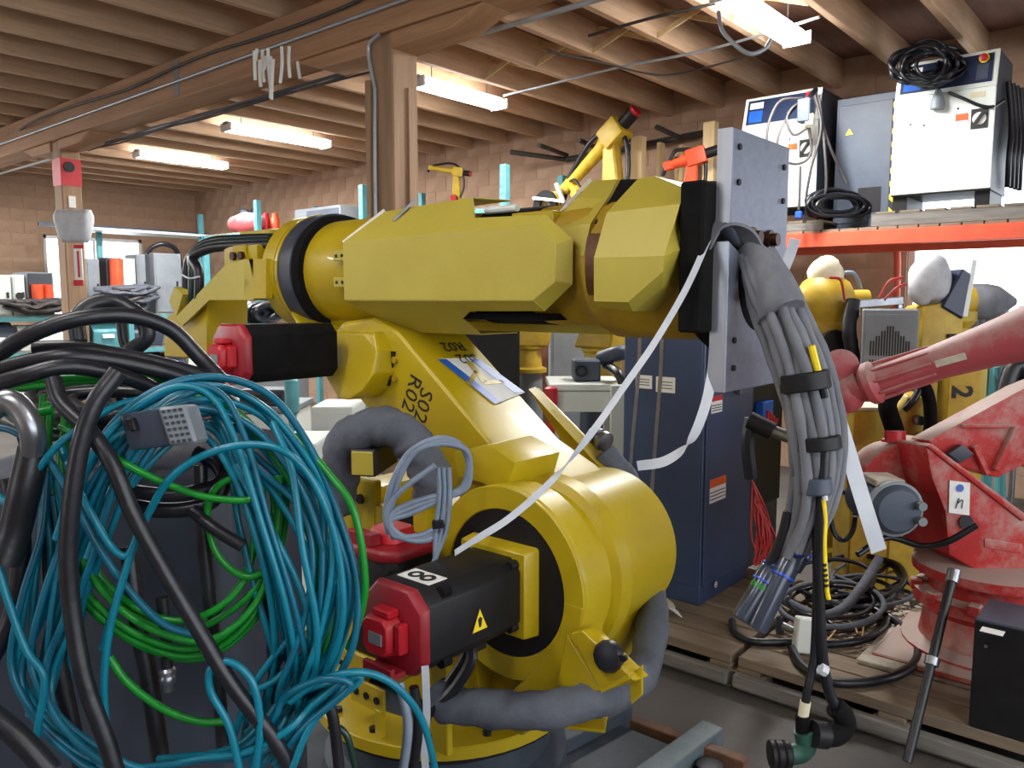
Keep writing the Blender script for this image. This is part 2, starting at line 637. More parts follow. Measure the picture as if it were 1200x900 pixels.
portal((2.05, Y0 - .1, 1.95), (R(90), 0, 0), 9.1, 2.1)
portal((XB + .2, .43, 2.2), (0, R(90), 0), 1.6, 3.2)
portal((6.1, YL + .2, 1.9), (R(-90), 0, 0), 1.6, 1.8)
portal((-.4, YL + .2, 1.9), (R(-90), 0, 0), 5.2, 1.8)

# timber posts -----------------------------------------------------
def post(yc, label, w_=.22):
    t = thing('timber_post', (3.59, yc, 0), label, 'post')
    MB().bb((3.59 - w_ / 2, yc - w_ / 2, 0), (3.59 + w_ / 2, yc + w_ / 2, ZJ - .33)).build('shaft', 'post', t, bevel=.01)
    # bolster block each side of the post head
    pts = [(yc - .90, ZJ - .331), (yc - .64, ZJ - .42), (yc - .10, ZJ - .43), (yc - .10, ZJ - .331)]
    MB().prism([V((3.47, a, b)) for a, b in pts], (.24, 0, 0)).build('bolster', 'beam', t, bevel=.008)
    pts = [(2 * yc - a, b) for a, b in pts]
    MB().prism([V((3.47, a, b)) for a, b in pts], (.24, 0, 0)).build('bolster', 'beam', t, bevel=.008)
    return t
p1 = post(4.06, 'tall bare timber post with a grey conduit, behind the long yellow robot arm')
MB().tube([(3.465, 4.10, 3.05), (3.455, 4.1, 2.5), (3.455, 4.1, 1.4), (3.455, 4.1, .3)], .012).build('conduit', 'pvc', p1)
MB().tube([(3.44, 4.02, 3.36), (3.45, 4.14, 3.3), (3.462, 4.10, 3.05)], .012).build('conduit', 'pvc', p1)
MB().bb((3.44, 4.13, .6), (3.48, 4.168, 3.1)).build('corner_strip', 'post', p1)
MB().bb((3.60, 3.93, .6), (3.66, 3.95, 3.05)).build('corner_strip', 'post', p1)
p2 = post(9.30, 'timber post painted red near its top, with an extinguisher sign', .20)
zt, zb = onX(80, 181, 3.47).z, onX(80, 214, 3.47).z
MB().bb((3.484, 9.194, zb), (3.696, 9.406, zt)).build('red_band', 'sign_red', p2)
q = onY(83, 196, 9.19)
MB().cyl((3.57, 9.18, q.z), (3.57, 9.195, q.z), .055).build('emblem', 'ink', p2)
MB().bb((3.55, 9.192, q.z - .42), (3.62, 9.2, q.z - .30)).build('notice', 'paper', p2)
FHZ = V((math.cos(YAW), math.sin(YAW), 0))
def card(parent, name, px0, py0, px1, py1, d, t, m):
    a_, b_ = at(px0, py0, d), at(px1, py1, d)
    c_ = (a_ + b_) / 2
    return MB().box(c_, (t, abs((b_ - a_).dot(RT)), abs(a_.z - b_.z)), rz=YAW).build(name, m, parent)
sg = card(p2, 'sign', 86, 287, 98, 335, 8.55, .012, 'paper')
card(sg, 'sign_band', 86, 328, 98, 335, 8.542, .006, 'sign_red')
card(sg, 'sign_band', 86, 287, 98, 291, 8.542, .006, 'sign_red')
card(sg, 'sign_lettering', 90, 294, 94, 325, 8.542, .006, 'sign_red')
# pale bag hung on the post
def rr(w_, d_, z, n=16, fold=0):
    c_ = at(87, 265, 8.36)
    out = []
    for i in range(n):
        t_ = 2 * PI * i / n
        x_ = math.copysign(abs(math.cos(t_)) ** .6, math.cos(t_)) * w_
        y_ = math.copysign(abs(math.sin(t_)) ** .6, math.sin(t_)) * d_ + fold * math.sin(3 * t_)
        out.append(V((c_.x, c_.y, z)) + RT * x_ + FHZ * y_)
    return out
zt, zb = at(87, 246, 8.36).z, at(87, 284, 8.36).z
b = MB().loft([rr(.12, .06, zb), rr(.145, .09, zb + .04), rr(.17, .10, (zt + zb) / 2, fold=.012), rr(.178, .10, zt - .12, fold=.02), rr(.182, .09, zt - .06, fold=.02), rr(.18, .04, zt)])
tag(b.build('hanging_bag', 'bag', ang=70), 'pale grey bag hung over a sign post beside the window', 'bag')

# fluorescent fixtures --------------------------------------------
def fixture(a, b, label, watt=100):
    yc = (a.y + b.y) / 2
    x0, x1 = min(a.x, b.x), max(a.x, b.x)
    z = 3.64
    t = thing('strip_light', ((x0 + x1) / 2, yc, z), label, 'light', 'strip lights under the joists')
    MB().prism([V((x0, yc - .055, z + .03)), V((x0, yc - .05, z + .06)), V((x0, yc + .05, z + .06)), V((x0, yc + .055, z + .03))], (x1 - x0, 0, 0)).build('reflector', 'lamp_body', t)
    pr_ = [(-.055, .03), (-.09, .02), (-.10, -.01), (-.085, -.035), (-.05, -.045), (.05, -.045), (.085, -.035), (.10, -.01), (.09, .02), (.055, .03)]
    MB().prism([V((x0 + .02, yc + a_, z + b_)) for a_, b_ in pr_], (x1 - x0 - .04, 0, 0)).build('diffuser', 'lamp', t)
    for xx in (x0 + .01, x1 - .01):
        MB().box((xx, yc, z), (.02, .21, .09)).build('end_cap', 'lamp_body', t)
    for xx in (x0 + .2, x1 - .2):
        MB().cyl((xx, yc, z + .06), (xx, yc, ZD), .006, n=6).build('hanger', 'grey_metal', t)
    ld = bpy.data.lights.new('strip_light_glow', 'AREA')
    ld.shape = 'RECTANGLE'
    ld.size = x1 - x0
    ld.size_y = .2
    ld.energy = watt
    ld.color = (1, 1, .98)
    lo = bpy.data.objects.new('strip_light_glow', ld)
    COL.objects.link(lo)
    lo.parent = t
    lo.location = (0, 0, -.06)
    return t
ZF = 3.64
fixture(onZ(490, 95, ZF), onZ(583, 124, ZF), 'lit strip light just past the bare timber post')
fixture(onZ(270, 147, ZF), onZ(377, 171, ZF), 'lit strip light beyond the hanging white tape strips')
fixture(onZ(160, 180, ZF), onZ(263, 195, ZF), 'lit strip light above the red-banded post')
lf = fixture(onZ(845, -8, ZF), onZ(938, 46, ZF), 'lit strip light with a looping cord, near the shelf of control cabinets')
# unseen fixtures, added to light the near aisle and the window wall
fixture(V((-.6, 2.4, ZF)), V((.6, 2.4, ZF)), 'added unseen strip light over the near aisle', 14)
fixture(V((-1.6, .3, ZF)), V((-.4, .3, ZF)), 'added unseen strip light over the near aisle', 14)
fixture(V((.2, -2.2, ZF)), V((1.4, -2.2, ZF)), 'added unseen strip light over the near aisle', 14)
fixture(V((-2.4, 6.4, ZF)), V((-1.2, 6.4, ZF)), 'added unseen strip light over the near aisle', 60)
fixture(V((-.6, 11.4, ZF)), V((.6, 11.4, ZF)), 'unseen strip light added to brighten the window wall', 150)
fixture(V((.9, 12.6, ZF)), V((2.1, 12.6, ZF)), 'unseen strip light added to brighten the window wall', 150)
A = [at(842, 14, 4.6), at(848, 38, 4.55), at(875, 62, 4.5), at(895, 58, 4.5), at(904, 46, 4.5)]
cable('light_cord', A, .012, 'pvc', 'pale cord looping under a lit strip light', 'cord')

# conduits and wires along the beam -------------------------------
ypts = [-3.5, 0, 3, 6, 9, 12, 14.4]
cable('conduit_pipe', [(3.80, y_, 3.34) for y_ in ypts], .017, 'pvc', 'straight grey conduit pipe under the far edge of the beam', 'pipe', per=2)
cable('conduit_pipe', [(3.42, y_, 3.50) for y_ in ypts], .012, 'pvc', 'thin grey conduit fixed along the side of the beam', 'pipe', per=2)
cable('beam_wire', [at(0, 178, 11.5)] + [V((3.415, yy, 3.6 + .02 * math.sin(yy * 2.3))) for yy in (10, 9, 8.2, 7.4, 6.6, 6.0, 5.3, 4.6, 4.1)] + [V((3.41, 3.7, 3.66))], .011, 'dkwire', 'sagging dark wire stapled along the beam face', 'wire')
for k in range(4):
    pts = [V((3.72 + .03 * k, yy, 3.33 - .03 * abs(math.sin(yy * 1.7 + k)))) for yy in (9.2, 8.4, 7.6, 6.8, 6.0, 5.2, 4.5)]
    cable('beam_wire', pts, .008, 'dkwire', 'slack dark wire drooping below the beam', 'wire', 'wires drooping under the beam')
random.seed(3)
tp = thing('tape_strips', at(318, 60, 6.1), 'tangle of white tape strips hanging from the beam', 'tape')
for k in range(11):
    px = 298 + k * 3.2 if k < 8 else 330 + (k - 8) * 9
    y0 = 62 + random.uniform(-6, 8) if k < 8 else 54
    L = random.uniform(14, 52) if k < 8 else random.uniform(30, 44)
    d = 5.80 + random.uniform(-.1, .05)
    MB().ribbon([at(px, y0, d), at(px + random.uniform(-2, 2), y0 + L * .5, d), at(px + random.uniform(-4, 4), y0 + L, d)], .022, .002, RT).build('strip', 'paper', tp)
# wires and pipe bracket on the block wall, right of the post
q0, q1 = onX(665, 187, 7.9), onX(830, 155, 7.9)
pr = thing('wall_pipe', (q0 + q1) / 2, 'dark pipe with short arms running along the block wall', 'pipe')
MB().cyl(q0, q1, .035, n=10).build('pipe', 'dkwire', pr)
for (a, b, c, d) in [(598, 178, 664, 187), (632, 170, 664, 182), (678, 164, 705, 176), (725, 156, 750, 170), (770, 149, 800, 163)]:
    MB().cyl(onX(a, b, 7.3), onX(c, d, 7.92), .028, n=8).build('arm', 'dkwire', pr)
cable('ceiling_wire', [onZ(590, 112, 3.68), onZ(640, 100, 3.66), onZ(720, 80, 3.66), onZ(830, 58, 3.68), onZ(960, 20, 3.68)], .012, 'pvc', 'thin pale wire strung across the joists', 'wire')
cable('ceiling_wire', [onZ(690, 42, 3.66), onZ(760, 22, 3.66), onZ(850, 0, 3.68), onZ(880, -20, 3.68)], .012, 'dkwire', 'thin dark wire strung across the joists by the pipe end', 'wire')
cable('ceiling_wire', [onZ(640, 60, 3.66), onZ(700, 72, 3.63), onZ(780, 88, 3.66), onZ(870, 68, 3.66)], .009, 'dkwire', 'slack dark wire sagging below the joists', 'wire')
# ================================================================== the big yellow robot
YR = 2.70
AX, AZ = 2.05, 1.81                    # forearm axis: X, Z (runs along -Y)
J2 = V((0, 1.47, .89))                 # shoulder axis (runs along X)
J1 = V((1.98, 2.0, 0))
rob = thing('industrial_robot', J1, 'big yellow industrial robot with a long horizontal arm and aluminium end plate', 'robot')

def yz(pts, x, ext, name, m, parent=rob, bevel=.006, seg=2):
    return MB().prism([V((x, a, b)) for a, b in pts], (ext, 0, 0)).build(name, m, parent, bevel=bevel, seg=seg)

def pxX(pts, x, ext, name, m, parent=rob, bevel=.005, seg=1):
    return MB().prism([onX(a, b, x) for a, b in pts], (ext, 0, 0)).build(name, m, parent, bevel=bevel, seg=seg)

# --- base
MB().bb((1.45, 1.35, 0), (2.55, 2.6, .05)).build('base_plate', 'skid', rob, bevel=.008)
MB().lathe(J1, (0, 0, 1), [(.44, .05), (.44, .10), (.38, .13), (.38, .22), (.42, .25), (.42, .285)], 40).build('base', 'skid', rob)
tr = MB().annulus(J1 + V((0, 0, .285)), J1 + V((0, 0, .33)), .47, .30, 48).build('turntable_ring', 'yellow', rob, bevel=.004)
MB().annulus(J1 + V((0, 0, .27)), J1 + V((0, 0, .287)), .455, .30, 48).build('ring_seal', 'black', rob)
for k in range(14):
    a = 2 * PI * k / 14 + .2
    c = J1 + V((math.cos(a) * .42, math.sin(a) * .42, .33))
    MB().cyl(c, c + V((0, 0, .014)), .014, n=8).build('bolt', 'black', tr)
# tab plates and posts standing on the ring
MB().box(J1 + V((.10, -.50, .30)), (.1, .22, .012), rz=.5).build('tab', 'yellow', rob, bevel=.002)
a0 = onX(541, 868, 1.62)
MB().bb((1.615, 1.63, .33), (1.64, 1.70, .62)).build('bracket', 'yellow', rob, bevel=.003)
bk = MB().box((1.56, 1.93, .45), (.012, .16, .08), rz=0).build('bracket', 'yellow', rob, bevel=.002)
for k in range(3):
    MB().cyl((1.549, 1.88 + .05 * k, .45), (1.5545, 1.88 + .05 * k, .45), .012, n=10).build('bolt_hole', 'black', bk)
MB().bb((1.552, 1.86, .33), (1.572, 1.89, .42)).build('bracket', 'yellow', rob, bevel=.002)

# --- turret
yz([(1.28, .60), (1.42, .42), (1.66, .33), (2.40, .33), (2.46, .62), (2.40, 1.02), (2.12, 1.06), (1.95, .92), (1.60, 1.02), (1.30, .92)], 1.80, .46, 'turret', 'yellow', seg=2, bevel=.02)
yz([(1.26, .72), (1.40, .50), (1.58, .47), (1.70, .60), (1.70, .86), (1.47, 1.0)], 1.755, .1, 'turret_flank', 'yellow', bevel=.015)
yz([(1.57, .47), (1.62, .47), (1.64, .66), (1.60, .70)], 1.70, .1, 'rib', 'yellow', bevel=.004)
# rear upper plates with bolts, and a stop block
rp_ = MB().bb((1.70, 2.05, .80), (1.735, 2.42, 1.10)).build('rear_plate', 'yellow', rob, bevel=.006)
for (a, b) in [(2.12, 1.03), (2.2, 1.03), (2.12, .9), (2.32, 1.03)]:
    MB().cyl((1.69, a, b), (1.701, a, b), .017, n=10).build('bolt', 'black', rp_)
MB().bb((1.70, 1.74, .74), (1.74, 2.05, 1.02)).build('rear_plate', 'yellow', rob, bevel=.006)
MB().bb((1.69, 1.80, .98), (1.702, 1.97, 1.02)).build('slot', 'black', rob)
MB().bb((1.66, 1.76, .97), (1.72, 1.82, 1.10)).build('upright_clip', 'yellow', rob, bevel=.004)

# --- shoulder hub (axis along X)
hub = MB().lathe(V((0, J2.y, J2.z)), (1, 0, 0), [(.235, 1.70), (.272, 1.70), (.283, 1.712), (.283, 1.80), (.270, 1.815), (.258, 1.83), (.258, 1.86), (.282, 1.875), (.285, 1.93), (.268, 1.95), (.252, 1.97), (.248, 2.25), (.20, 2.30)], 56).build('shoulder_hub', 'yellow', rob)
MB().annulus((1.69, J2.y, J2.z), (1.70, J2.y, J2.z), .283, .215, 56).build('hub_ring', 'yellow', hub, bevel=.003)
MB().cyl((1.70, J2.y, J2.z), (1.693, J2.y, J2.z), .214, n=48).build('hub_recess', 'black', hub)

def strip(outer, inner, x, ext, name, m, par, bevel=.006):
    n_ = len(outer)
    vs_ = [V((x, *p_)) for p_ in outer] + [V((x, *p_)) for p_ in inner] + [V((x + ext, *p_)) for p_ in outer] + [V((x + ext, *p_)) for p_ in inner]
    f_ = []
    for i in range(n_ - 1):
        f_ += [(i, i + 1, n_ + i + 1, n_ + i), (2 * n_ + i, 3 * n_ + i, 3 * n_ + i + 1, 2 * n_ + i + 1), (i, 2 * n_ + i, 2 * n_ + i + 1, i + 1), (n_ + i, n_ + i + 1, 3 * n_ + i + 1, 3 * n_ + i)]
    f_ += [(0, n_, 3 * n_, 2 * n_), (n_ - 1, 3 * n_ - 1, 4 * n_ - 1, 2 * n_ - 1)]
    return MB().add(vs_, f_).build(name, m, par, bevel=bevel)
strip([(1.187, .89), (1.195, .80), (1.225, .70), (1.28, .60), (1.36, .50), (1.40, .45)], [(1.255, .89), (1.262, .82), (1.29, .75), (1.345, .68), (1.45, .56), (1.53, .45)], 1.688, .11, 'hub_leg', 'yellow', hub)
# --- shoulder motor (axis along -X), square section with cut corners
def oct_(x, cy, cz, h, cut):
    return [V((x, cy + a, cz + b)) for a, b in [(-h, -h + cut), (-h + cut, -h), (h - cut, -h), (h, -h + cut), (h, h - cut), (h - cut, h), (-h + cut, h), (-h, h - cut)]]

def motor(x0, x1, cy, cz, h, name='motor', lid_m='red_lid', lid_t=.03, flange=True, pm='black'):
    """x0 = free end (towards the viewer), x1 = mounted end"""
    b = MB().loft([oct_(x0, cy, cz, h, h * .32), oct_(x1, cy, cz, h, h * .32)]).build(name, pm, rob, bevel=.004)
    lid = MB().loft([oct_(x0 - lid_t, cy, cz, h * .99, h * .45), oct_(x0 - lid_t * .4, cy, cz, h * 1.05, h * .42), oct_(x0, cy, cz, h * 1.05, h * .42)]).build('end_lid', lid_m, b, bevel=.003)
    k = MB()
    k.loft([oct_(x0 - lid_t - .045, cy + .012, cz - .01, h * .44, h * .16), oct_(x0 - lid_t, cy + .012, cz - .01, h * .5, h * .16)])
    k.bb((x0 - lid_t - .03, cy - h * .62, cz - h * .42), (x0 - lid_t, cy - h * .42, cz + h * .3))
    k.bb((x0 - lid_t - .035, cy - h * .3, cz + h * .38), (x0 - lid_t, cy + h * .3, cz + h * .56))
    k.build('encoder_cap', 'red', b, bevel=.004)
    MB().bb((x0 - lid_t - .049, cy - h * .16, cz - h * .25), (x0 - lid_t - .045, cy + h * .28, cz + h * .02)).build('nameplate', 'grey_metal', b)
    kk = MB()
    kk.bb((x0 - lid_t - .04, cy - h * .5, cz - h * 1.03), (x0 - lid_t + .0, cy + h * .5, cz - h * .88))
    kk.bb((x0 - lid_t - .05, cy - h * .5, cz - h * 1.03), (x0 - lid_t - .035, cy + h * .5, cz - h * .72))
    kk.build('connector_shield', lid_m, b, bevel=.002)
    return b
mA = motor(1.295, 1.65, J2.y, J2.z, .105)
fl_ = MB().loft([oct_(1.638, J2.y, J2.z, .122, .006), oct_(1.70, J2.y, J2.z, .128, .006)]).build('motor_flange', 'yellow', rob, bevel=.006)
for sy in (-1, 1):
    for sz in (-1, 1):
        MB().cyl((1.61, J2.y + sy * .088, J2.z + sz * .088), (1.638, J2.y + sy * .088, J2.z + sz * .088), .014, n=10).build('bolt', 'black', mA)
        MB().cyl((1.345, J2.y + sy * .09, J2.z + sz * .09), (1.375, J2.y + sy * .09, J2.z + sz * .09), .016, n=8).build('bolt', 'black_soft', mA)
# warning triangle on the facing flank and white plate with a grommet on top
yt = J2.y - .1062
tri = [V((1.44, yt, J2.z - .045)), V((1.505, yt, J2.z - .045)), V((1.4725, yt, J2.z + .022))]
tm = MB().prism(tri, (0, -.0012, 0)).build('warning_triangle', 'ink', mA)
c = (tri[0] + tri[1] + tri[2]) / 3
MB().prism([c + (p - c) * .84 + V((0, -.0012, 0)) for p in tri], (0, -.0008, 0)).build('triangle_face', 'yellow_mark', tm)
MB().prism([c + V((-.004, -.002, -.010)), c + V((.004, -.002, -.010)), c + V((.008, -.002, .012)), c + V((0, -.002, .018)), c + V((-.008, -.002, .012))], (0, -.0006, 0)).build('triangle_mark', 'ink', tm)
zt = J2.z + .1055
pl = MB().bb((1.335, J2.y - .062, zt), (1.40, J2.y + .055, zt + .002)).build('top_label', 'paper', mA)
for s_ in (-1, 1):
    MB().annulus((1.368, J2.y + s_ * .022 - .003, zt + .002), (1.368, J2.y + s_ * .022 - .003, zt + .0028), .022, .010, 20).build('label_ring', 'ink', pl)
# motor leads
cb = MB()
cb.tube([(1.52, J2.y - .02, .785), (1.50, J2.y - .05, .74), (1.46, J2.y - .02, .66), (1.42, J2.y + .03, .60)], .016)
cb.tube([(1.55, J2.y + .03, .785), (1.53, J2.y + .0, .73), (1.47, J2.y + .03, .64), (1.43, J2.y + .06, .56)], .013)
cb.box((1.53, J2.y - .01, .775), (.06, .08, .04))
cb.build('motor_lead', 'black_rubber', mA)

# --- J1 motor: upright, red lid on top
def octz(z, cx, cy, h, cut):
    return [V((cx + a, cy + b, z)) for a, b in [(-h, -h + cut), (-h + cut, -h), (h - cut, -h), (h, -h + cut), (h, h - cut), (h - cut, h), (-h + cut, h), (-h, h - cut)]]
c1 = at(460, 640, 2.34)
mB = MB().loft([octz(.66, c1.x, c1.y, .1, .03), octz(.955, c1.x, c1.y, .1, .03)]).build('motor', 'black', rob, bevel=.004)
MB().bb((c1.x - .11, c1.y - .11, .60), (1.86, c1.y + .11, .659)).build('motor_shelf', 'yellow', rob, bevel=.006)
MB().loft([octz(.955, c1.x, c1.y, .108, .04), octz(.98, c1.x, c1.y, .108, .04), octz(.99, c1.x, c1.y, .1, .04)]).build('end_lid', 'red_lid', mB, bevel=.003)
MB().loft([octz(.99, c1.x, c1.y, .06, .02), octz(1.03, c1.x, c1.y, .052, .02)]).build('encoder_cap', 'red', mB, bevel=.004)
MB().bb((c1.x - .10, c1.y - .02, .99), (c1.x - .06, c1.y + .09, 1.025)).build('connector_shield', 'red_lid', mB, bevel=.002)

# --- lower arm link
La, Lb = V((0, 2.13, 1.592)), V((0, 1.66, 1.222))     # front face line in Y,Z
side = [(2.13, 1.592), (1.66, 1.222), (1.50, 1.150), (1.38, 1.06), (1.45, .98), (1.70, .99), (1.80, 1.03), (1.98, 1.10), (2.30, 1.30), (2.50, 1.44), (2.54, 1.54), (2.44, 1.62), (2.26, 1.64)]
arm = MB().prism([V((1.88, a, b)) for a, b in side], (.33, 0, 0)).build('lower_arm', 'yellow', rob, bevel=.022, seg=3)
# raised casting lip along the flank
nF = V((0, -(La.z - Lb.z), (La.y - Lb.y))).normalized()
if nF.y > 0:
    nF = -nF
nF = V((0, -.619, .785))
pF = V((1.9, La.y, La.z)) + nF * .002
# label on the front face: paper with two blue stripes and a yellow Z
def onF(px, py, lift=0.0):
    return onP(px, py, pF + nF * lift, nF)
lab = MB().prism([onF(513, 421), onF(553, 419), onF(615, 460), onF(580, 474)], nF * .0012).build('arm_label', 'paper', arm)
MB().prism([onF(513, 421, .0014), onF(523, 421, .0014), onF(588, 471, .0014), onF(579, 473, .0014)], nF * .001).build('blue_stripe', 'sticker_blue', lab)
MB().prism([onF(550, 421, .0014), onF(562, 421, .0014), onF(614, 459, .0014), onF(604, 461, .0014)], nF * .001).build('blue_stripe', 'sticker_blue', lab)
for P4 in ([(546, 424), (553, 424), (572, 447), (565, 449)], [(556, 434), (562, 434), (552, 452), (546, 449)], [(566, 446), (588, 445), (592, 449), (568, 451)]):
    MB().prism([onF(a, b, .0014) for a, b in P4], nF * .001).build('label_mark', 'yellow', lab)
o_ = onF(545, 404, .001)
text('stencil', 'S02', .07, onF(556, 415, .001), onF(518, 416, .001) - onF(556, 415, .001), onF(536, 428, .001) - onF(528, 415, .001), 'ink', arm)
text('stencil', 'R02', .07, onF(540, 401, .001), onF(505, 402, .001) - onF(540, 401, .001), onF(524, 414, .001) - onF(516, 401, .001), 'ink', arm)
xs = 1.8785
for body, (a, b), (c_, d_) in (('S02', (494, 452), (484, 494)), ('R02', (482, 436), (471, 476))):
    p, q_ = onX(a, b, xs), onX(c_, d_, xs)
    text('stencil', body, .088, p, q_ - p, onX(a + 12, b + 3, xs) - p, 'ink', arm)
# stop block on the flank
p = [onX(571, 518, 1.74), onX(600, 512, 1.74), onX(604, 548, 1.74), onX(580, 553, 1.74)]
sb = MB()
sb.prism([V((1.74, 1.70, 1.16)), V((1.74, 1.72, 1.235)), V((1.74, 1.58, 1.275)), V((1.74, 1.47, 1.235)), V((1.74, 1.50, 1.145))], (.22, 0, 0))
sb.build('stop_block', 'yellow', arm, bevel=.008, seg=2)
yz([(1.72, 1.10), (1.72, 1.16), (1.52, 1.15), (1.40, 1.08), (1.46, 1.05), (1.56, 1.10)], 1.76, .14, 'stop_ledge', 'yellow', arm, bevel=.006)
# far-side sheet guard
gd = [onX(620, 458, 2.36), onX(628, 455, 2.36), onX(716, 545, 2.36), onX(700, 575, 2.36), onX(660, 520, 2.36)]
MB().prism(gd, (.02, 0, 0)).build('side_guard', 'yellow', arm, bevel=.002)
MB().prism([onX(620, 458, 2.27), onX(628, 455, 2.36), onX(716, 545, 2.36), onX(706, 552, 2.27)], (0, .002, .006)).build('guard_flange', 'yellow', arm)
# elbow: rounded housing on the near side, holding the elbow motor
J3y, J3z = 2.37, 1.53
pE_, nE_ = V((1.745, 2.4, 1.33)), V((1, 0, -.34)).normalized()
el = [onP(a_, b_, pE_, nE_) for a_, b_ in [(338, 364), (352, 378), (375, 387), (402, 390), (438, 389), (442, 412), (437, 438), (424, 458), (408, 469), (396, 467), (386, 452)]]
MB().prism(el, (.13, 0, 0)).build('elbow_housing', 'yellow', rob, bevel=.034, seg=5, ang=50)
MB().lathe((AX, YR + .07, AZ), (0, 1, 0), [(.205, 0), (.235, .01), (.235, .09), (.19, .14)], 40).build('elbow_collar', 'yellow', rob)
yz([(2.20, 1.62), (2.20, 1.48), (2.30, 1.38), (2.46, 1.38), (2.58, 1.48), (2.70, 1.60), (2.70, 1.66), (2.2, 1.66)], 1.97, .26, 'elbow_body', 'yellow', bevel=.02, seg=2)
mC = motor(1.42, 1.76, 2.40, 1.525, .094, lid_m='red_lid', pm='black_soft')
MB().prism([onX(a_, b_, 1.872) for a_, b_ in [(440, 410), (462, 412), (456, 452), (436, 450)]], (.007, 0, 0)).build('access_hole', 'black', arm)
for b_ in (422, 444):
    c_ = onX(461, b_, 1.868)
    MB().cyl(c_, c_ + V((.012, 0, 0)), .012, n=12).build('bolt', 'yellow_dull', arm)

# --- forearm
fo = MB().lathe((AX, YR, AZ), (0, -1, 0), [(.19, -.06), (.205, 0), (.205, .36), (.17, .48)], 48).build('forearm_tube', 'yellow', rob)
rg = MB().lathe((AX, YR, AZ), (0, -1, 0), [(.205, -.075), (.236, -.07), (.24, -.05), (.24, -.048)], 56).build('slew_ring', 'yellow', fo)
MB().lathe((AX, YR, AZ), (0, -1, 0), [(.205, -.05), (.236, -.048), (.238, .03), (.238, .035), (.206, .04)], 56).build('slew_ring_band', 'ring_blue', fo)
MB().lathe((AX, YR, AZ), (0, -1, 0), [(.2, .03), (.232, .033), (.228, .075), (.2, .08)], 56).build('seal_ring', 'black_soft', fo)
for k in range(20):
    a = 2 * PI * k / 20
    c = V((AX + math.cos(a) * .221, YR - .035, AZ + math.sin(a) * .221))
    MB().cyl(c, c + V((0, -.012, 0)), .008, n=6).build('bolt', 'black', fo)
# sheet metal cover wrapped round the forearm
XF = 1.81
Y1, Y2 = 2.33, 1.37
prof = [(XF + .17, 1.585), (XF, 1.700), (XF, 1.908), (XF + .10, 2.012), (XF + .14, 2.03)]
cv = MB()
T = .004
def face(P4, name='cover_panel', m='yellow_cover', t=.005, par=None):
    n = (V(P4[1]) - V(P4[0])).cross(V(P4[2]) - V(P4[0])).normalized()
    inn = V((AX, V(P4[0]).y, AZ)) - V(P4[0])
    if n.dot(inn) < 0:
        n = -n
    return MB().prism(P4, n * t).build(name, m, par or cover, bevel=.0015)
# front sheet (octagonal end)
cover = MB().prism([V((XF, Y1, 1.700)), V((XF, Y1, 1.905)), V((XF, 1.46, 1.915)), V((XF, 1.38, 1.86)), V((XF, 1.38, 1.755)), V((XF, 1.46, 1.700))], (.006, 0, 0)).build('forearm_cover', 'yellow_cover', rob, bevel=.002)
k_ = .06
# upper slanted sheet: near end to the notch, then a short strip
face([V((XF, Y1, 1.905)), V((XF + .11, Y1 - .1, 2.015)), V((XF + .11, 1.80, 2.03)), V((XF + .035, 1.72, 1.955)), V((XF + .03, 1.44, 1.945)), V((XF, 1.46, 1.915))])
face([V((XF + .11, Y1 - .1, 2.015)), V((XF + .30, Y1 - .1, 2.03)), V((XF + .30, 1.80, 2.04)), V((XF + .11, 1.80, 2.03))])
# end chamfers
face([V((XF, 1.46, 1.915)), V((XF + .03, 1.44, 1.945)), V((XF + .035, 1.345, 1.87)), V((XF, 1.38, 1.86))])
face([V((XF, 1.38, 1.86)), V((XF + .035, 1.345, 1.87)), V((XF + .035, 1.345, 1.745)), V((XF, 1.38, 1.755))])
face([V((XF, 1.38, 1.755)), V((XF + .035, 1.345, 1.745)), V((XF + .03, 1.44, 1.668)), V((XF, 1.46, 1.700))])
# lower slanted sheet with notch
face([V((XF, Y1, 1.700)), V((XF, 1.46, 1.700)), V((XF + .03, 1.44, 1.668)), V((XF + .03, 1.74, 1.665)), V((XF + .06, 1.80, 1.64)), V((XF + .17, 1.82, 1.585)), V((XF + .17, Y1 - .12, 1.585))])
face([V((XF + .17, Y1 - .12, 1.585)), V((XF + .17, 1.82, 1.585)), V((XF + .36, 1.82, 1.585)), V((XF + .36, Y1 - .12, 1.585))])
# left end cap and far side
face([V((XF, Y1, 1.700)), V((XF, Y1, 1.905)), V((XF + .11, Y1 - .1, 2.015)), V((XF + .30, Y1 - .1, 2.03)), V((XF + .36, Y1 - .12, 1.585)), V((XF + .17, Y1 - .12, 1.585))], t=.003)
yz([(Y1 - .1, 1.585), (Y1 - .1, 2.03), (1.46, 2.03), (1.38, 1.95), (1.38, 1.67), (1.46, 1.585)], 2.28, .006, 'cover_panel', 'yellow_cover', cover, bevel=.002)
for zc in (1.765, 1.86):
    tb = MB().bb((XF + .012, Y1 - .01, zc - .018), (XF + .02, Y1 + .075, zc + .018)).build('mount_tab', 'yellow_cover', cover, bevel=.002)
    for yy in (.022, .055):
        MB().cyl((XF + .0085, Y1 + yy, zc), (XF + .0125, Y1 + yy, zc), .006, n=8).build('screw', 'black', tb)
# edge strip and clip that catch the light
MB().bar((XF + .004, Y1 + .004, 1.905), (XF + .115, Y1 - .095, 2.02), .004, .012).build('edge_trim', 'paper', cover)
a, b = onP(446, 266, V((1.86, 2, 1.96)), V((-.7, 0, .7))), onP(458, 252, V((1.86, 2, 1.96)), V((-.7, 0, .7)))
a, b = V((1.872, 2.13, 1.972)), V((1.93, 2.08, 2.045))
MB().bar(a, b, .02, .008).build('latch', 'steel', cover)
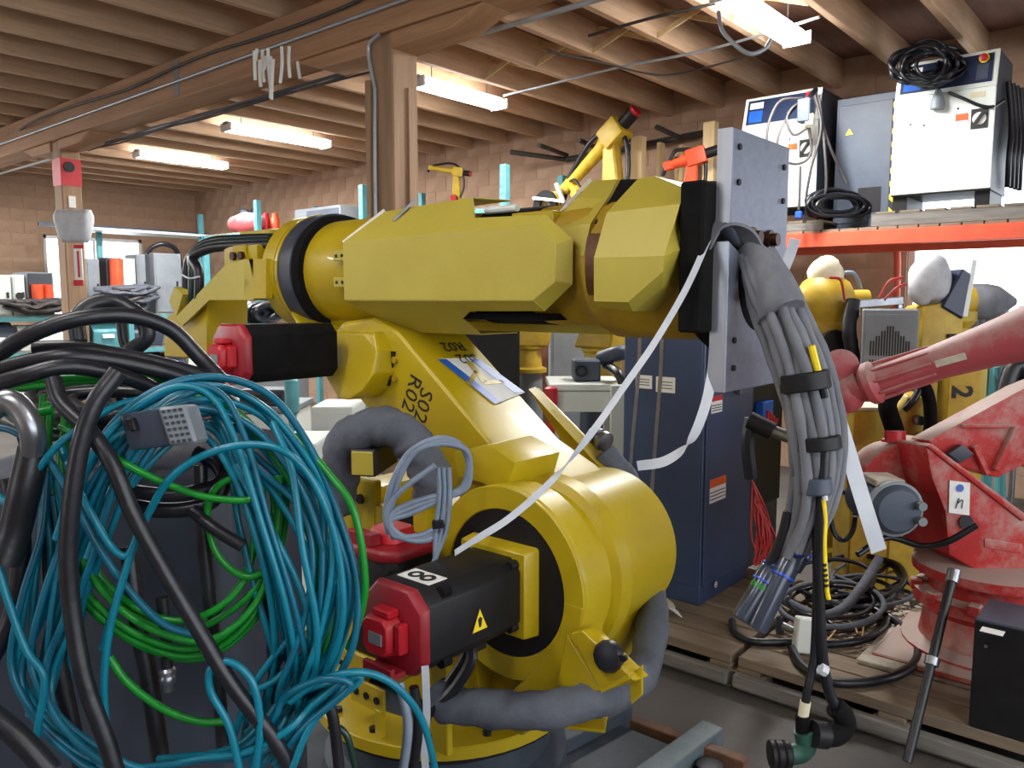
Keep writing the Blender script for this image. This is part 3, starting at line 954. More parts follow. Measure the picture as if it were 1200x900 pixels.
# inner arm body seen through the notches
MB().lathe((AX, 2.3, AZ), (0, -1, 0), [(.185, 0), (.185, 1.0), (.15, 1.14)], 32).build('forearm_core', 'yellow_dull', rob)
MB().cyl((AX, 1.80, AZ), (AX, 1.56, AZ), .188, n=40).build('core_shade_band', 'black_soft', rob)  # black band: shade inside the cover notches put in as colour
MB().cyl((1.93, 1.75, 1.985), (1.93, 1.62, 1.985), .012, n=10).build('shaft_sleeve', 'white', rob)
MB().bb((1.90, 1.46, 1.9), (2.2, 1.62, 1.965)).build('inner_plate', 'yellow', rob, bevel=.003)
MB().bb((1.87, 1.46, 1.64), (2.25, 1.80, 1.66)).build('notch_shade_sheet', 'black_soft', rob)  # black sheet that paints the lower notch as a shaded hole

# --- wrist
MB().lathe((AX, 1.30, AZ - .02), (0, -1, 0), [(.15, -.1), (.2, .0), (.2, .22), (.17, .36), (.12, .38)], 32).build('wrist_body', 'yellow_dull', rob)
MB().cyl((1.86, 1.30, 1.80), (1.90, 1.22, 1.80), .085, n=20).build('wrist_gland', 'rust', rob)
# first (rear) wrist cover: leaning sheet behind
def arch(y0, y1, xs_, name, m, par, lean=0, end=0.0):
    """folded cover: profile xs_ = [(x,z)] lofted from y0 to y1, leaning with height"""
    z0 = xs_[0][1]
    r0 = [V((x, y0 - lean * (z - z0), z)) for x, z in xs_]
    r1 = [V((x, y1 - lean * .35 * (z - z0), z)) for x, z in xs_]
    if end:
        r2 = [V((x + (.06 if x < AX else -.06) * 1.0, y1 - end - lean * .2 * (z - z0), z0 + .02 + (z - z0) * .86)) for x, z in xs_]
        return MB().loft([r0, r1, r2]).build(name, m, par, bevel=.004)
    return MB().loft([r0, r1]).build(name, m, par, bevel=.004)
# leading edges of sheet 1: px (628,264)-(687,213)-(723,213)-(700,258)
w1 = [onX(640, 270, 1.90), onX(676, 232, 1.98), onX(694, 212, 2.06), onX(724, 210, 2.06), onX(712, 232, 1.98), onX(692, 262, 1.88), onX(684, 300, 1.86), onX(650, 300, 1.9)]
sh = MB()
ridge = [V((2.22, p.y, p.z)) for p in (w1[2], w1[3])]
pts = w1[:4] + w1[4:]
sh.add([w1[0], w1[1], w1[2], w1[3], w1[4], w1[5], w1[6], w1[7], ridge[0], ridge[1], V((2.22, w1[7].y, w1[7].z)), V((2.22, w1[6].y, w1[6].z))],
       [(0, 1, 4, 5), (1, 2, 3, 4), (0, 5, 6, 7), (2, 8, 9, 3), (0, 7, 10, 8, 2, 1), (3, 9, 11, 6, 5, 4), (7, 6, 11, 10), (8, 10, 11, 9)])
wc1 = sh.build('wrist_rear_cover', 'yellow_cover', rob, ang=4)
MB().bar(w1[0] + V((-.004, .003, .004)), w1[2] + V((-.004, .003, .004)), .004, .01).build('edge_trim', 'paper', wc1)
MB().add([w1[5] + V((.01, -.004, 0)), w1[4] + V((.01, -.004, 0)), w1[3] + V((.01, -.004, 0)), w1[3] + V((.05, -.07, 0)), w1[4] + V((.05, -.07, 0)), w1[5] + V((.05, -.07, 0))], [(0, 1, 4, 5), (1, 2, 3, 4)]).build('gap_shade', 'black', wc1)  # black sheet put in for the shade between the two wrist covers
# second wrist cover: big faceted shell
XW = 1.74
f = {}
f['a'] = onX(696, 302, XW)
f['b'] = onX(778, 300, XW)
f['c'] = onX(736, 354, XW)
f['d'] = onX(696, 353, XW)
f['b2'] = onX(777, 318, XW)
f['e'] = onX(711, 249, 1.80)
f['g'] = onX(797, 239, 1.80)
f['h'] = onX(747, 210, 1.90)
f['h2'] = onX(766, 206, 1.93)
f['i'] = onX(806, 222, 1.90)
f['j'] = onX(815, 238, 1.92)
f['k'] = onX(814, 286, 1.86)
f['l'] = onX(776, 338, 1.80)
f['m'] = onX(742, 365, 1.78)
f['n'] = onX(700, 360, 1.78)
names = list(f)
I = {n_: i for i, n_ in enumerate(names)}
vsW = [f[n_] for n_ in names]
back = {}
for n_ in ('h', 'h2', 'i', 'j', 'k', 'l', 'm', 'n', 'e', 'a'):
    back[n_] = len(vsW)
    p = f[n_]
    vsW.append(V((2.34, p.y, p.z)))
fW = [('a', 'b', 'b2', 'c', 'd'), ('a', 'e', 'g', 'b'), ('e', 'h', 'h2', 'i', 'g'), ('g', 'i', 'j', 'k', 'b'), ('b', 'k', 'l', 'b2'), ('b2', 'l', 'm', 'c'), ('d', 'c', 'm', 'n')]
fs = [tuple(I[x] for x in q_) for q_ in fW]
loop = ['a', 'e', 'h', 'h2', 'i', 'j', 'k', 'l', 'm', 'n']
for u_, v_ in zip(loop, loop[1:]):
    fs.append((I[u_], back[u_], back[v_], I[v_]))
fs.append((I['d'], I['n'], back['n'], back['a'], I['a']))
fs.append(tuple(back[x] for x in loop))
wc2 = MB().add(vsW, fs).build('wrist_cover', 'yellow_cover', rob, ang=4)
# dark flange and tool side
yc = onX(838, 300, 1.9).y
PY = .885
MB().lathe((AX, 1.02, AZ - .06), (0, -1, 0), [(.17, 0), (.185, .02), (.185, .09), (.15, .12), (.13, .136)], 40).build('wrist_flange', 'black_soft', rob)
MB().bb((1.80, .925, 1.62), (2.2, .99, 1.99)).build('adapter_plate', 'black_soft', rob, bevel=.006)
# end plate (perpendicular to the arm axis) in two pieces with a slot for the hose
XP0, XP1 = 1.865, 2.22
plate = MB().prism([V((XP0, PY, 1.885)), V((XP0, PY, 2.118)), V((XP1, PY, 2.118)), V((XP1, PY, 1.74)), V((2.06, PY, 1.74))], (0, .04, 0)).build('end_plate', 'alu_face', rob, bevel=.002)
MB().bb((XP0 - .0015, PY + .001, 1.886), (XP0, PY + .039, 2.117)).build('plate_edge', 'alu', plate)
lp = MB().prism([V((XP0 - .005, PY, 1.845)), V((1.97, PY, 1.80)), V((XP1, PY, 1.74)), V((XP1, PY, 1.47)), V((XP0 - .005, PY, 1.47))], (0, .046, 0)).build('end_plate', 'alu_face', rob, bevel=.002)
MB().bb((XP0 - .0065, PY + .001, 1.471), (XP0 - .005, PY + .045, 1.844)).build('plate_edge', 'alu', lp)
for (x, z) in [(1.90, 2.075), (1.90, 1.99), (2.18, 2.06), (2.18, 1.97), (1.90, 1.53), (1.90, 1.60), (2.18, 1.53)]:
    MB().cyl((x, PY - .006, z), (x, PY, z), .008, n=10).build('screw', 'black', plate)
for (x, z) in [(1.98, 1.86), (2.09, 1.86), (2.0, 1.72), (2.14, 1.74)]:
    MB().cyl((x, PY - .03, z), (x, PY, z), .017, n=12).build('stud', 'bronze', plate)
    MB().cyl((x, PY - .012, z), (x, PY - .001, z), .026, n=12).build('washer', 'bronze', plate)
# grey clamp fold between the two plates
MB().ribbon([(1.84, .95, 1.83), (1.86, .92, 1.885), (1.90, .865, 1.87), (1.97, .85, 1.80)], .05, .008, V((0, 1, .2))).build('hose_clamp', 'fabric_light', rob)

# --- rear of the forearm: wrist motors, hose support
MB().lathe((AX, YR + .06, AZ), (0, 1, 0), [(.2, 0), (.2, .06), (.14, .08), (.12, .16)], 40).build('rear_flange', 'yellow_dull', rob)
rb = MB().bb((1.86, 2.96, 1.70), (2.24, 3.22, 1.93)).build('rear_gearbox', 'yellow', rob, bevel=.01, seg=2)
MB().bb((1.845, 3.03, 1.72), (1.862, 3.12, 1.93)).build('rear_plate', 'yellow', rb, bevel=.004)
for (yy, zz) in [(3.045, 1.885), (3.105, 1.885), (3.045, 1.735), (3.105, 1.735)]:
    MB().cyl((1.83, yy, zz), (1.846, yy, zz), .018, n=10).build('bolt', 'bronze', rb)
MB().bb((1.84, 3.19, 1.70), (1.86, 3.24, 1.76)).build('black_pad', 'black', rb)
for zz in (1.9, 1.80):
    MB().bb((1.90, 2.90, zz - .025), (1.93, 2.97, zz + .025)).build('black_pad', 'black', rb)
MB().bb((1.95, 3.0, 1.93), (2.2, 3.24, 2.0)).build('rear_top', 'yellow_cover', rb, bevel=.006)
MB().cyl((1.9, 3.25, 1.95), (2.0, 3.60, 1.955), .018, n=10).build('gas_spring', 'steel', rob)
XA = 1.80
hs = MB().prism([onX(297, 303, XA), onX(286, 303, XA), onX(262, 312, XA), onX(205, 372, XA), onX(214, 382, XA), onX(245, 352, XA), onX(270, 352, XA), onX(297, 352, XA)], (.012, 0, 0)).build('hose_support', 'yellow_cover', rob, bevel=.002)
MB().prism([onX(286, 303, XA), onX(297, 303, XA), onX(312, 303, XA), onX(312, 350, XA), onX(286, 350, XA)], (.03, 0, 0)).build('support_plate', 'yellow', hs, bevel=.002)
MB().prism([onX(198, 352, XA), onX(204, 336, XA), onX(214, 345, XA), onX(206, 372, XA)], (.05, 0, 0)).build('support_lug', 'yellow_cover', hs, bevel=.002)
MB().prism([onX(193, 372, XA + .03), onX(243, 345, XA + .03), onX(243, 416, XA + .03), onX(218, 420, XA + .03), onX(192, 418, XA + .03)], (.2, 0, 0)).build('support_box', 'yellow', hs, bevel=.006)
for k in range(3):
    d = .02 * k
    MB().tube([onX(318, 279 + k * 4, 1.95 - d), onX(285, 280 + k * 4, 1.93 - d), onX(248, 283 + k * 4, 1.90 - d), onX(226, 296 + k * 3, 1.88 - d), onX(219 + k * 7, 318, 1.86 - d), onX(219 + k * 7, 350, 1.86 - d), onX(222 + k * 6, 372, 1.9 - d)], .021, 10).build('hose', ['black_rubber', 'dkgreen', 'black_rubber'][k], rob, ang=60)
MB().tube([onX(213, 322, 1.80), onX(222, 326, 1.78), onX(234, 324, 1.80)], .004).build('hose_tie', 'strap', rob)

# --- foot bracket with rubber stop under the hub
XBk = 1.66
tr_ = [onX(666, 742, XBk), onX(704, 805, XBk), onX(652, 810, XBk + .05)]
fb = MB().prism([onX(668, 742, XBk), onX(682, 738, XBk), onX(745, 798, XBk), onX(704, 812, XBk)], (.05, -.012, 0)).build('foot_bracket', 'yellow', rob, bevel=.004)
MB().prism([onX(664, 744, XBk + .02), onX(704, 810, XBk + .02), onX(650, 812, XBk + .02)], (.14, 0, 0)).build('bracket_gusset', 'yellow', fb, bevel=.003)
MB().prism([onX(704, 806, XBk - .01), onX(737, 790, XBk - .01), onX(737, 797, XBk - .01), onX(704, 813, XBk - .01)], (.02, 0, 0)).build('bracket_lip', 'yellow', fb, bevel=.002)
MB().prism([onX(737, 792, XBk + .02), onX(752, 780, XBk + .02), onX(752, 815, XBk + .02), onX(739, 826, XBk + .02)], (.01, 0, 0)).build('bracket_flap', 'yellow', fb, bevel=.002)
bs = onX(707, 773, XBk - .02)
MB().lathe(bs + V((.03, 0, 0)), (-1, -.15, .15), [(.042, 0), (.042, .014), (.036, .024), (.02, .028)], 12).build('rubber_stop', 'black_rubber', fb)
c_ = onX(730, 772, XBk - .005)
MB().cyl(c_, c_ + V((.01, 0, 0)), .009, n=10).build('bolt', 'black', fb)

# --- padded hoses of the dress pack
def padded(pts, r, name, m, parent, seed=1, n=14, per=10):
    random.seed(seed)
    P = spline(pts, per)
    N = len(P)
    rings = []
    u = None
    ph = [random.uniform(0, 6) for _ in range(6)]
    for i in range(N):
        d = (P[min(i + 1, N - 1)] - P[max(i - 1, 0)]).normalized()
        if u is None:
            u = frame(d)[0]
        u = (u - d * u.dot(d)).normalized()
        v = d.cross(u)
        ring = []
        for k in range(n):
            a = 2 * PI * k / n
            rr_ = r * (1 + .05 * math.sin(i * .55 + ph[0] + 2 * a) + .06 * math.sin(i * .27 + ph[1] - a) + .05 * math.sin(i * 1.1 + ph[2] + 3 * a))
            ring.append(P[i] + (u * math.cos(a) + v * math.sin(a)) * rr_)
        rings.append(ring)
    return MB().loft(rings).build(name, m, parent, ang=70)
padded([at(512, 815, 2.10), at(530, 825, 2.07), at(580, 832, 2.04), at(640, 831, 2.03), at(695, 820, 2.05), at(735, 803, 2.12), at(757, 775, 2.25), at(764, 730, 2.42), at(760, 680, 2.58), at(752, 620, 2.72), at(735, 570, 2.78), at(708, 530, 2.80)], .05, 'padded_hose', 'fabric', rob, 4)
padded([at(396, 590, 2.62), at(397, 560, 2.56), at(405, 522, 2.52), at(428, 502, 2.48), at(460, 503, 2.46), at(487, 522, 2.44), at(502, 552, 2.42), at(508, 580, 2.44)], .062, 'padded_hose', 'fabric', rob, 9)
# connector block with ribs under the arch
a, b = at(425, 543, 2.42), at(452, 527, 2.62)
MB().bar(a, b, .085, .085).build('connector_block', 'black', rob, bevel=.006)
d_ = (b - a).normalized()
MB().bar(a - d_ * .006, a, .07, .075).build('connector_face', 'yellow_cover', rob, bevel=.003)
# ================================================================== loose grey lead on the robot, white straps
def px_cable(name, pts, r, m, label, group=None, cat='cable', n=8, per=8):
    return cable(name, [at(*p) for p in pts], r, m, label, cat, group, n, per)

gc = thing('cable_coil', at(500, 560, 2.2), 'slim grey cable coiled in hoops in front of the yellow shoulder', 'cable')
for k in range(4):
    j = k * 3
    o1 = [(455 + j, 625 + j, 2.16), (452 + j, 600 + j, 2.15), (460 + j, 565, 2.14), (480 + j, 530, 2.14), (512 + j * .5, 514 + j, 2.15), (538 + j, 520 + j, 2.16), (549 + j * .3, 545, 2.17), (540 + j, 572, 2.17), (515, 580 + j, 2.16), (480, 590 + j * 2, 2.15), (458, 604 + j, 2.14), (462, 622 + j, 2.14), (490, 634 - j, 2.15), (512, 625 - j, 2.16)]
    if k % 2:
        o1 = o1[3:]
    if k == 3:
        o1 = [(510, 545, 2.15), (470, 575, 2.14), (454, 600, 2.14), (460, 625, 2.14), (495, 634, 2.15), (515, 618, 2.16), (520, 560, 2.17), (516, 548, 2.17)]
    MB().tube([at(*p) for p in o1], .0085).build('hoop', 'grey_cable', gc, ang=60)
for k, px in enumerate((514, 520, 526)):
    MB().tube([at(px, 548, 2.15), at(px + 1, 580, 2.15), at(px - 3, 620, 2.15), at(510 - k, 660, 2.14)], .007).build('tail', 'grey_cable', gc, ang=60)
MB().bar(at(513, 610, 2.14), at(514, 618, 2.14), .03, .03).build('tie', 'black', gc)

def strap(pts, wpx, d, label, group=None, tilt=0.25):
    P = [at(*p) for p in pts]
    side = (RT + UP * tilt) if not isinstance(tilt, list) else [RT * a + UP * b + F * c for a, b, c in tilt]
    o = MB().ribbon(P, wpx / FPX * d, .0016, side, 10).build('packing_strap', 'strap', ang=70)
    return tag(o, label, 'strap', group)
strap([(836, 262, 2.08), (828, 285, 2.0), (803, 340, 1.92), (768, 400, 1.86), (735, 448, 1.83), (695, 505, 1.80), (650, 560, 1.80), (600, 605, 1.80), (558, 632, 1.80), (533, 648, 1.83)], 8, 1.9, 'long white strap stretched from the end plate down to the black shoulder motor', tilt=[(1, .5, 0), (1, .6, 0), (1, .8, 0), (.6, 1, 0), (.3, 1, .3)])
strap([(838, 395, 2.05), (834, 440, 2.02), (825, 480, 2.0), (808, 518, 2.0), (780, 540, 2.02), (747, 546, 2.05)], 12, 2.0, 'short white strap hanging below the end plate and curling to a cut end', tilt=[(1, 0, 0), (1, .3, 0), (.6, .8, 0), (.1, 1, 0)])
strap([(952, 400, 2.02), (968, 450, 2.0), (985, 500, 1.99), (1003, 560, 1.98), (1017, 605, 1.97), (1030, 646, 1.97)], 19, 2.0, 'broad white strap hanging free beside the grey cable bundle', tilt=[(1, .2, .3), (1, .3, 0), (1, .25, 0)])
strap([(932, 280, 2.14), (926, 298, 2.12), (916, 322, 2.10)], 12, 2.1, 'small white strap end sticking out past the end plate', tilt=.4)
strap([(498, 780, 1.86), (499, 800, 1.86), (500, 840, 1.87), (497, 870, 1.88), (499, 905, 1.90)], 9, 1.9, 'narrow white strap dangling below the red motor lid', tilt=.05)

# ================================================================== cable bundle hanging from the end plate
cbn = thing('cable_bundle', at(925, 500, 2.0), 'thick bundle of grey sheathed cables hanging from the aluminium end plate', 'cable bundle')
cent = [(884, 296, 2.05), (897, 325, 2.0), (912, 360, 1.97), (930, 405, 1.95), (945, 455, 1.94), (955, 510, 1.94), (957, 560, 1.94), (948, 605, 1.95), (930, 645, 1.97)]
random.seed(13)
offs = [(-29, .03), (-21, -.005), (-12, -.028), (-2, -.02), (7, -.034), (16, -.018), (24, .0), (31, .025), (-5, .04)]
for k, (ox, od) in enumerate(offs):
    P = []
    ph = random.uniform(0, 6)
    for i, (a, b, d) in enumerate(cent):
        s_ = [.55, .75, .9, 1, 1, .95, .9, .8, .7][i]
        P.append(at(a + ox * s_ + 2.2 * math.sin(i * 1.4 + ph), b - ox * .22 * s_ + (k % 3) * 3, d + od + .006 * math.sin(i * 1.1 + ph)))
    if k < 8:
        MB().tube(P, .0125 + .002 * (k % 2), 10, 8, rf=lambda t, k=k: 1 + .08 * math.sin(t * 31 + k * 2) + .05 * math.sin(t * 67 + k)).build('sheath', 'fabric_light', cbn, ang=60)
    else:
        MB().tube(P[1:], .018, 8, 8).build('sheath', 'black_rubber', cbn, ang=60)
# loose fabric boot at the top
rings = []
for (a, b, d, r_) in [(878, 290, 2.05, .03), (890, 305, 2.02, .04), (902, 330, 1.985, .053), (914, 360, 1.96, .058), (917, 368, 1.958, .059)]:
    c = at(a, b, d)
    ax = (at(915, 365, 1.96) - at(884, 296, 2.05)).normalized()
    u, v = frame(ax)
    rings.append([c + (u * math.cos(t) + v * math.sin(t)) * r_ * (1 + .07 * math.sin(3 * t + a)) for t in [2 * PI * q_ / 18 for q_ in range(18)]])
MB().loft(rings).build('boot', 'fabric_light', cbn, ang=60)
# wraps
for (a, b, d, w_, tilt, L) in [(943, 447, 1.94, .115, .16, .045), (957, 519, 1.94, .11, .10, .034), (952, 568, 1.94, .085, .06, .04), ]:
    c = at(a, b, d)
    ax = (UP - RT * .18).normalized()
    u, v = (RT + UP * tilt).normalized(), F
    ax = u.cross(v).normalized()
    rr1 = []
    for h in (-L / 2, L / 2):
        rr1.append([c + ax * h + (u * math.cos(t) * w_ * .52 + v * math.sin(t) * .062) for t in [2 * PI * q_ / 20 for q_ in range(20)]])
    MB().loft(rr1).build('wrap', 'black' if b != 568 else 'slate', cbn, bevel=.003)
MB().tube([at(951, 405, 1.9), at(956, 425, 1.9), at(960, 440, 1.9)], .009, 8).build('yellow_sleeve', 'yellow_mark', cbn)
MB().tube([at(960, 438, 1.9), at(963, 452, 1.9), at(966, 466, 1.9)], .010, 8).build('dark_sleeve', 'black', cbn)
# plugs at the free end
def plug(a, b, r, name_lbl, parent, ringm='glow_blue', green=False):
    d = (b - a).normalized()
    L = (b - a).length
    t = MB().lathe(a, d, [(r * .55, -.03), (r * .6, 0), (r * .9, .01), (r, .02), (r, L * .3), (r * .86, L * .32), (r * .86, L * .96), (r * .8, L)], 20).build('plug', 'plastic_clear', parent)
    MB().annulus(a + d * L * .30, a + d * (L * .33), r * 1.03, r * .8, 20).build('plug_ring', ringm, t)
    MB().annulus(a + d * .002, a + d * .008, r * .95, r * .5, 20).build('plug_ring', ringm, t)
    if green:
        MB().annulus(a + d * L * .38, a + d * (L * .46), r * .9, r * .8, 20).build('plug_ring', 'green', t)
plug(at(907, 662, 1.98), at(868, 726, 1.94), .029, '', cbn, 'glow_blue', True)
plug(at(930, 646, 1.97), at(886, 738, 1.92), .031, '', cbn)
plug(at(944, 645, 1.96), at(930, 668, 1.95), .022, '', cbn)
for (a, b) in [((924, 600), (903, 660)), ((935, 605), (925, 650)), ((948, 600), (942, 645))]:
    MB().tube([at(a[0], a[1], 1.96), at((a[0] + b[0]) / 2 + 3, (a[1] + b[1]) / 2, 1.96), at(b[0], b[1], 1.97)], .014).build('lead', 'black_rubber', cbn, ang=60)

# two black leads with big bent plugs, hanging lower
bl = thing('power_lead', at(975, 840, 1.9), 'black cable hanging lowest, ending in a bent black plug', 'cable')
MB().tube([at(958, 455, 1.92), at(966, 520, 1.91), at(962, 600, 1.90), at(960, 680, 1.90), at(963, 760, 1.90), at(970, 805, 1.90), at(982, 835, 1.90)], .0135, 10).build('lead', 'black_rubber', bl, ang=60)
MB().tube([at(978, 828, 1.9), at(988, 838, 1.9), at(990, 850, 1.9), at(978, 862, 1.89), at(958, 862, 1.88)], .026, 12).build('plug', 'black_soft', bl, ang=60)
MB().cyl(at(968, 862, 1.885), at(953, 860, 1.88), .032, n=16).build('plug_nut', 'black', bl)
MB().tube([at(961, 783, 1.885), at(968, 787, 1.885)], .0142).build('green_tie', 'strap', bl)
b2 = thing('power_lead', at(935, 880, 1.9), 'black cable with a pale tag, ending in a greenish metal plug', 'cable')
MB().tube([at(952, 560, 1.93), at(957, 640, 1.92), at(957, 700, 1.92), at(954, 770, 1.91), at(946, 810, 1.9), at(941, 840, 1.9)], .011, 10).build('lead', 'black_rubber', b2, ang=60)
MB().tube([at(944, 822, 1.9), at(941, 840, 1.9)], .0135, 10).build('tag', 'cream', b2)
MB().tube([at(941, 838, 1.9), at(941, 858, 1.9), at(944, 870, 1.9)], .018, 10).build('strain_relief', 'black_soft', b2)
MB().tube([at(942, 856, 1.9), at(945, 872, 1.9), at(936, 882, 1.9), at(915, 884, 1.9)], .026, 12).build('plug', 'green_bronze', b2)
MB().lathe(at(926, 884, 1.9), (at(900, 884, 1.9) - at(926, 884, 1.9)), [(.03, 0), (.034, .004), (.034, .014), (.03, .018), (.034, .022), (.034, .034), (.03, .038), (.034, .042), (.034, .05), (.02, .052)], 18).build('plug_nut', 'black', b2)
yl = px_cable('tagged_wire', [(965, 585, 1.89), (967, 610, 1.89), (966, 640, 1.89), (969, 690, 1.89), (971, 702, 1.89)], .006, 'yellow_mark', 'yellow sleeved wire with dark print, hanging beside black leads', cat='wire')
MB().tube([at(965, 570, 1.888), at(967, 586, 1.888)], .007).build('pale_end', 'paper', yl)
for k in range(5):
    MB().tube([at(965.5 + k * .6, 660 + k * 6, 1.8885), at(966 + k * .6, 663 + k * 6, 1.8885)], .0064).build('print_mark', 'ink', yl)

# ================================================================== blue cabinet
XC, YC = 3.62, 1.83
ZP = .15                      # top of the pallets
ZC = 1.72
cab = thing('electrical_cabinet', (XC + .3, YC + .3, ZP), 'tall navy steel cabinet standing on a pallet behind the robot', 'cabinet')
MB().bb((XC, YC, ZP), (XC + .56, YC + .47, ZC)).build('body', 'dark_blue', cab, bevel=.006)
MB().bb((XC - .006, YC + .012, ZP + .10), (XC, YC + .46, ZC - .03)).build('side_panel', 'dark_blue', cab, bevel=.002)
dr = MB().bb((XC + .015, YC - .012, ZP + .10), (XC + .55, YC, ZC - .03)).build('door', 'dark_blue', cab, bevel=.003)
MB().bb((XC + .01, YC - .014, 1.38), (XC + .56, YC - .011, 1.385)).build('door_seam', 'steel', dr)
p = onY(862, 457, YC - .015)
hd = MB()
hd.bar(p - V((.03, .03, 0)), p + V((.07, -.03, 0)), .03, .045)
hd.bb(p - V((.02, .03, .015)), p + V((.02, 0, .015)))
hd.build('handle', 'slate', dr, bevel=.006)
def lbl(px0, py0, px1, py1, band=.35, parent=dr, Yp=YC - .013, bm='sign_orange'):
    a, b = onY(px0, py0, Yp), onY(px1, py1, Yp)
    z0, z1 = min(a.z, b.z), max(a.z, b.z)
    o = MB().bb((a.x, Yp - .001, z0), (b.x, Yp, z1)).build('warning_label', 'paper', parent)
    MB().bb((a.x, Yp - .0018, z1 - (z1 - z0) * band), (b.x, Yp - .001, z1)).build('label_band', bm, o)
    for k in range(3):
        zz = z0 + (z1 - z0) * (.12 + .15 * k)
        MB().bb((a.x + .005, Yp - .0016, zz), (b.x - .008, Yp - .001, zz + .005)).build('label_print', 'ink', o)
lbl(832, 563, 850, 583)
lbl(834, 465, 846, 482, .3, bm='sign_red')
c = onY(839, 685, YC - .013)
rd = MB().cyl(c, c + V((0, -.001, 0)), .016, n=20).build('round_label', 'paper', dr)
MB().annulus(c + V((0, -.001, 0)), c + V((0, -.0016, 0)), .011, .006, 16).build('label_mark', 'sign_red', rd)
# papers taped to the side face
for (a, b, a2, b2) in [(745, 439, 764, 456), (769, 441, 791, 461)]:
    p, q = onX(a, b, XC - .0065), onX(a2, b2, XC - .0065)
    o = MB().bb((XC - .0075, q.y, q.z), (XC - .0065, p.y, p.z)).build('taped_note', 'paper', cab)
    for k in range(3):
        zz = q.z + (p.z - q.z) * (.25 + .2 * k)
        MB().bb((XC - .0082, q.y + .015, zz), (XC - .0075, p.y - .012, zz + .004)).build('note_print', 'ink', o)
# steel banding running down the side face
for (px0, px1) in [(750, 733), (776, 760)]:
    pts = [(px0, 385), (px0 - 2, 440), (px1 + 8, 520), (px1 + 2, 600)]
    P = [onX(a, b, XC - .008) for a, b in pts]
    tag(MB().ribbon(P, .022, .001, V((0, 1, 0))).build('steel_band', 'steel', ang=70), 'loose shiny steel band running down the navy cabinet side', 'band', 'steel bands on the navy cabinet')
# dark equipment box hung beside the cabinet, with plugs
XE = XC + .60
eb_ = thing('breaker_box', (XE + .2, YC + .1, ZP), 'dark open equipment cabinet beside the navy cabinet, with plugs and red wire', 'cabinet')
MB().bb((XE, YC + .06, ZP), (XE + .52, YC + .5, 1.34)).build('body', 'cab_dark', eb_, bevel=.006)
MB().bb((XE + .02, YC + .04, ZP + .35), (XE + .50, YC + .06, 1.31)).build('back_panel', 'black', eb_, bevel=.003)
MB().bb((XE + .10, YC - .01, .95), (XE + .24, YC + .04, 1.13)).build('breaker', 'sticker_blue', eb_, bevel=.004)
for k in range(4):
    MB().bb((XE + .14 + .04 * k, YC - .022, .96 + .03 * (k % 2)), (XE + .165 + .04 * k, YC - .008, 1.08 - .02 * k)).build('switch', 'red', eb_, bevel=.003)
# stub connector pointing at the bundle
MB().cyl(at(878, 492, 3.55), at(906, 506, 3.5), .04, n=16).build('cable_gland', 'black', eb_)
MB().cyl(at(905, 505, 3.5), at(930, 514, 3.45), .028, n=16).build('gland_nut', 'steel', eb_)
MB().tube([at(880, 490, 3.56), at(876, 520, 3.56), at(880, 560, 3.57)], .03).build('loom', 'black_rubber', eb_)
random.seed(5)
rw = thing('red_wire_hank', onY(890, 620, YC + .02), 'hank of thin red wire hanging on the dark cabinet', 'wire')
for k in range(9):
    x0 = 878 + random.uniform(0, 20)
    MB().tube([at(880 + k, 560 + k * 2, 3.6), at(x0 + 2, 600, 3.58), at(x0 + random.uniform(-4, 12), 635, 3.57), at(890 + random.uniform(-6, 10), 662, 3.57), at(x0 + 12, 630, 3.56), at(885 + k, 590, 3.58)], .0045, 6).build('loop', 'redwire', rw, ang=60)

# ================================================================== pallets
def pallet(x0, y0, lx, ly, label, seed, m='plank'):
    """boards run along Y; blocks and stringer boards below"""
    random.seed(seed)
    t = thing('pallet', (x0 + lx / 2, y0 + ly / 2, 0), label, 'pallet')
    nb = 7
    wb = lx / nb
    for k in range(nb):
        MB().bb((x0 + k * wb + .005, y0 + random.uniform(0, .02), ZP - .042 - random.uniform(0, .004)), (x0 + (k + 1) * wb - random.uniform(.006, .02), y0 + ly - random.uniform(0, .02), ZP)).build('plank', m if k % 3 else 'plank', t, bevel=.003)
    for yy in (y0 + .05, y0 + ly / 2, y0 + ly - .05):
        MB().bb((x0, yy - .05, ZP - .066), (x0 + lx, yy + .05, ZP - .047)).build('cross_board', 'plank', t, bevel=.003)
        for xx in (x0 + .05, x0 + lx / 2, x0 + lx - .05):
            MB().bb((xx - .05, yy - .07, .022), (xx + .05, yy + .07, ZP - .067)).build('spacer_block', 'plank', t, bevel=.003)
    for xx in (x0 + .05, x0 + lx / 2, x0 + lx - .05):
        MB().bb((xx - .05, y0, .0), (xx + .05, y0 + ly, .021)).build('skid_board', 'plank_grey', t, bevel=.003)
    # edge board seen along the open side
    MB().bb((x0 - .045, y0, .03), (x0 - .002, y0 + ly, .085)).build('edge_board', 'plank_grey', t, bevel=.003)
    return t
pallet(3.20, 1.46, 1.15, 1.25, 'weathered wooden pallet under the navy cabinet', 1)
pallet(3.20, .16, 1.15, 1.27, 'wooden pallet under the dusty red robot', 2)
# folded cardboard-white scrap near the cabinet foot
tag(MB().ribbon([onZ(777, 703, .155), onZ(786, 712, .20), onZ(797, 720, .156)], .05, .002, V((.7, .5, 0))).build('paper_scrap', 'paper'), 'crumpled white scrap lying by the navy cabinet foot', 'scrap')

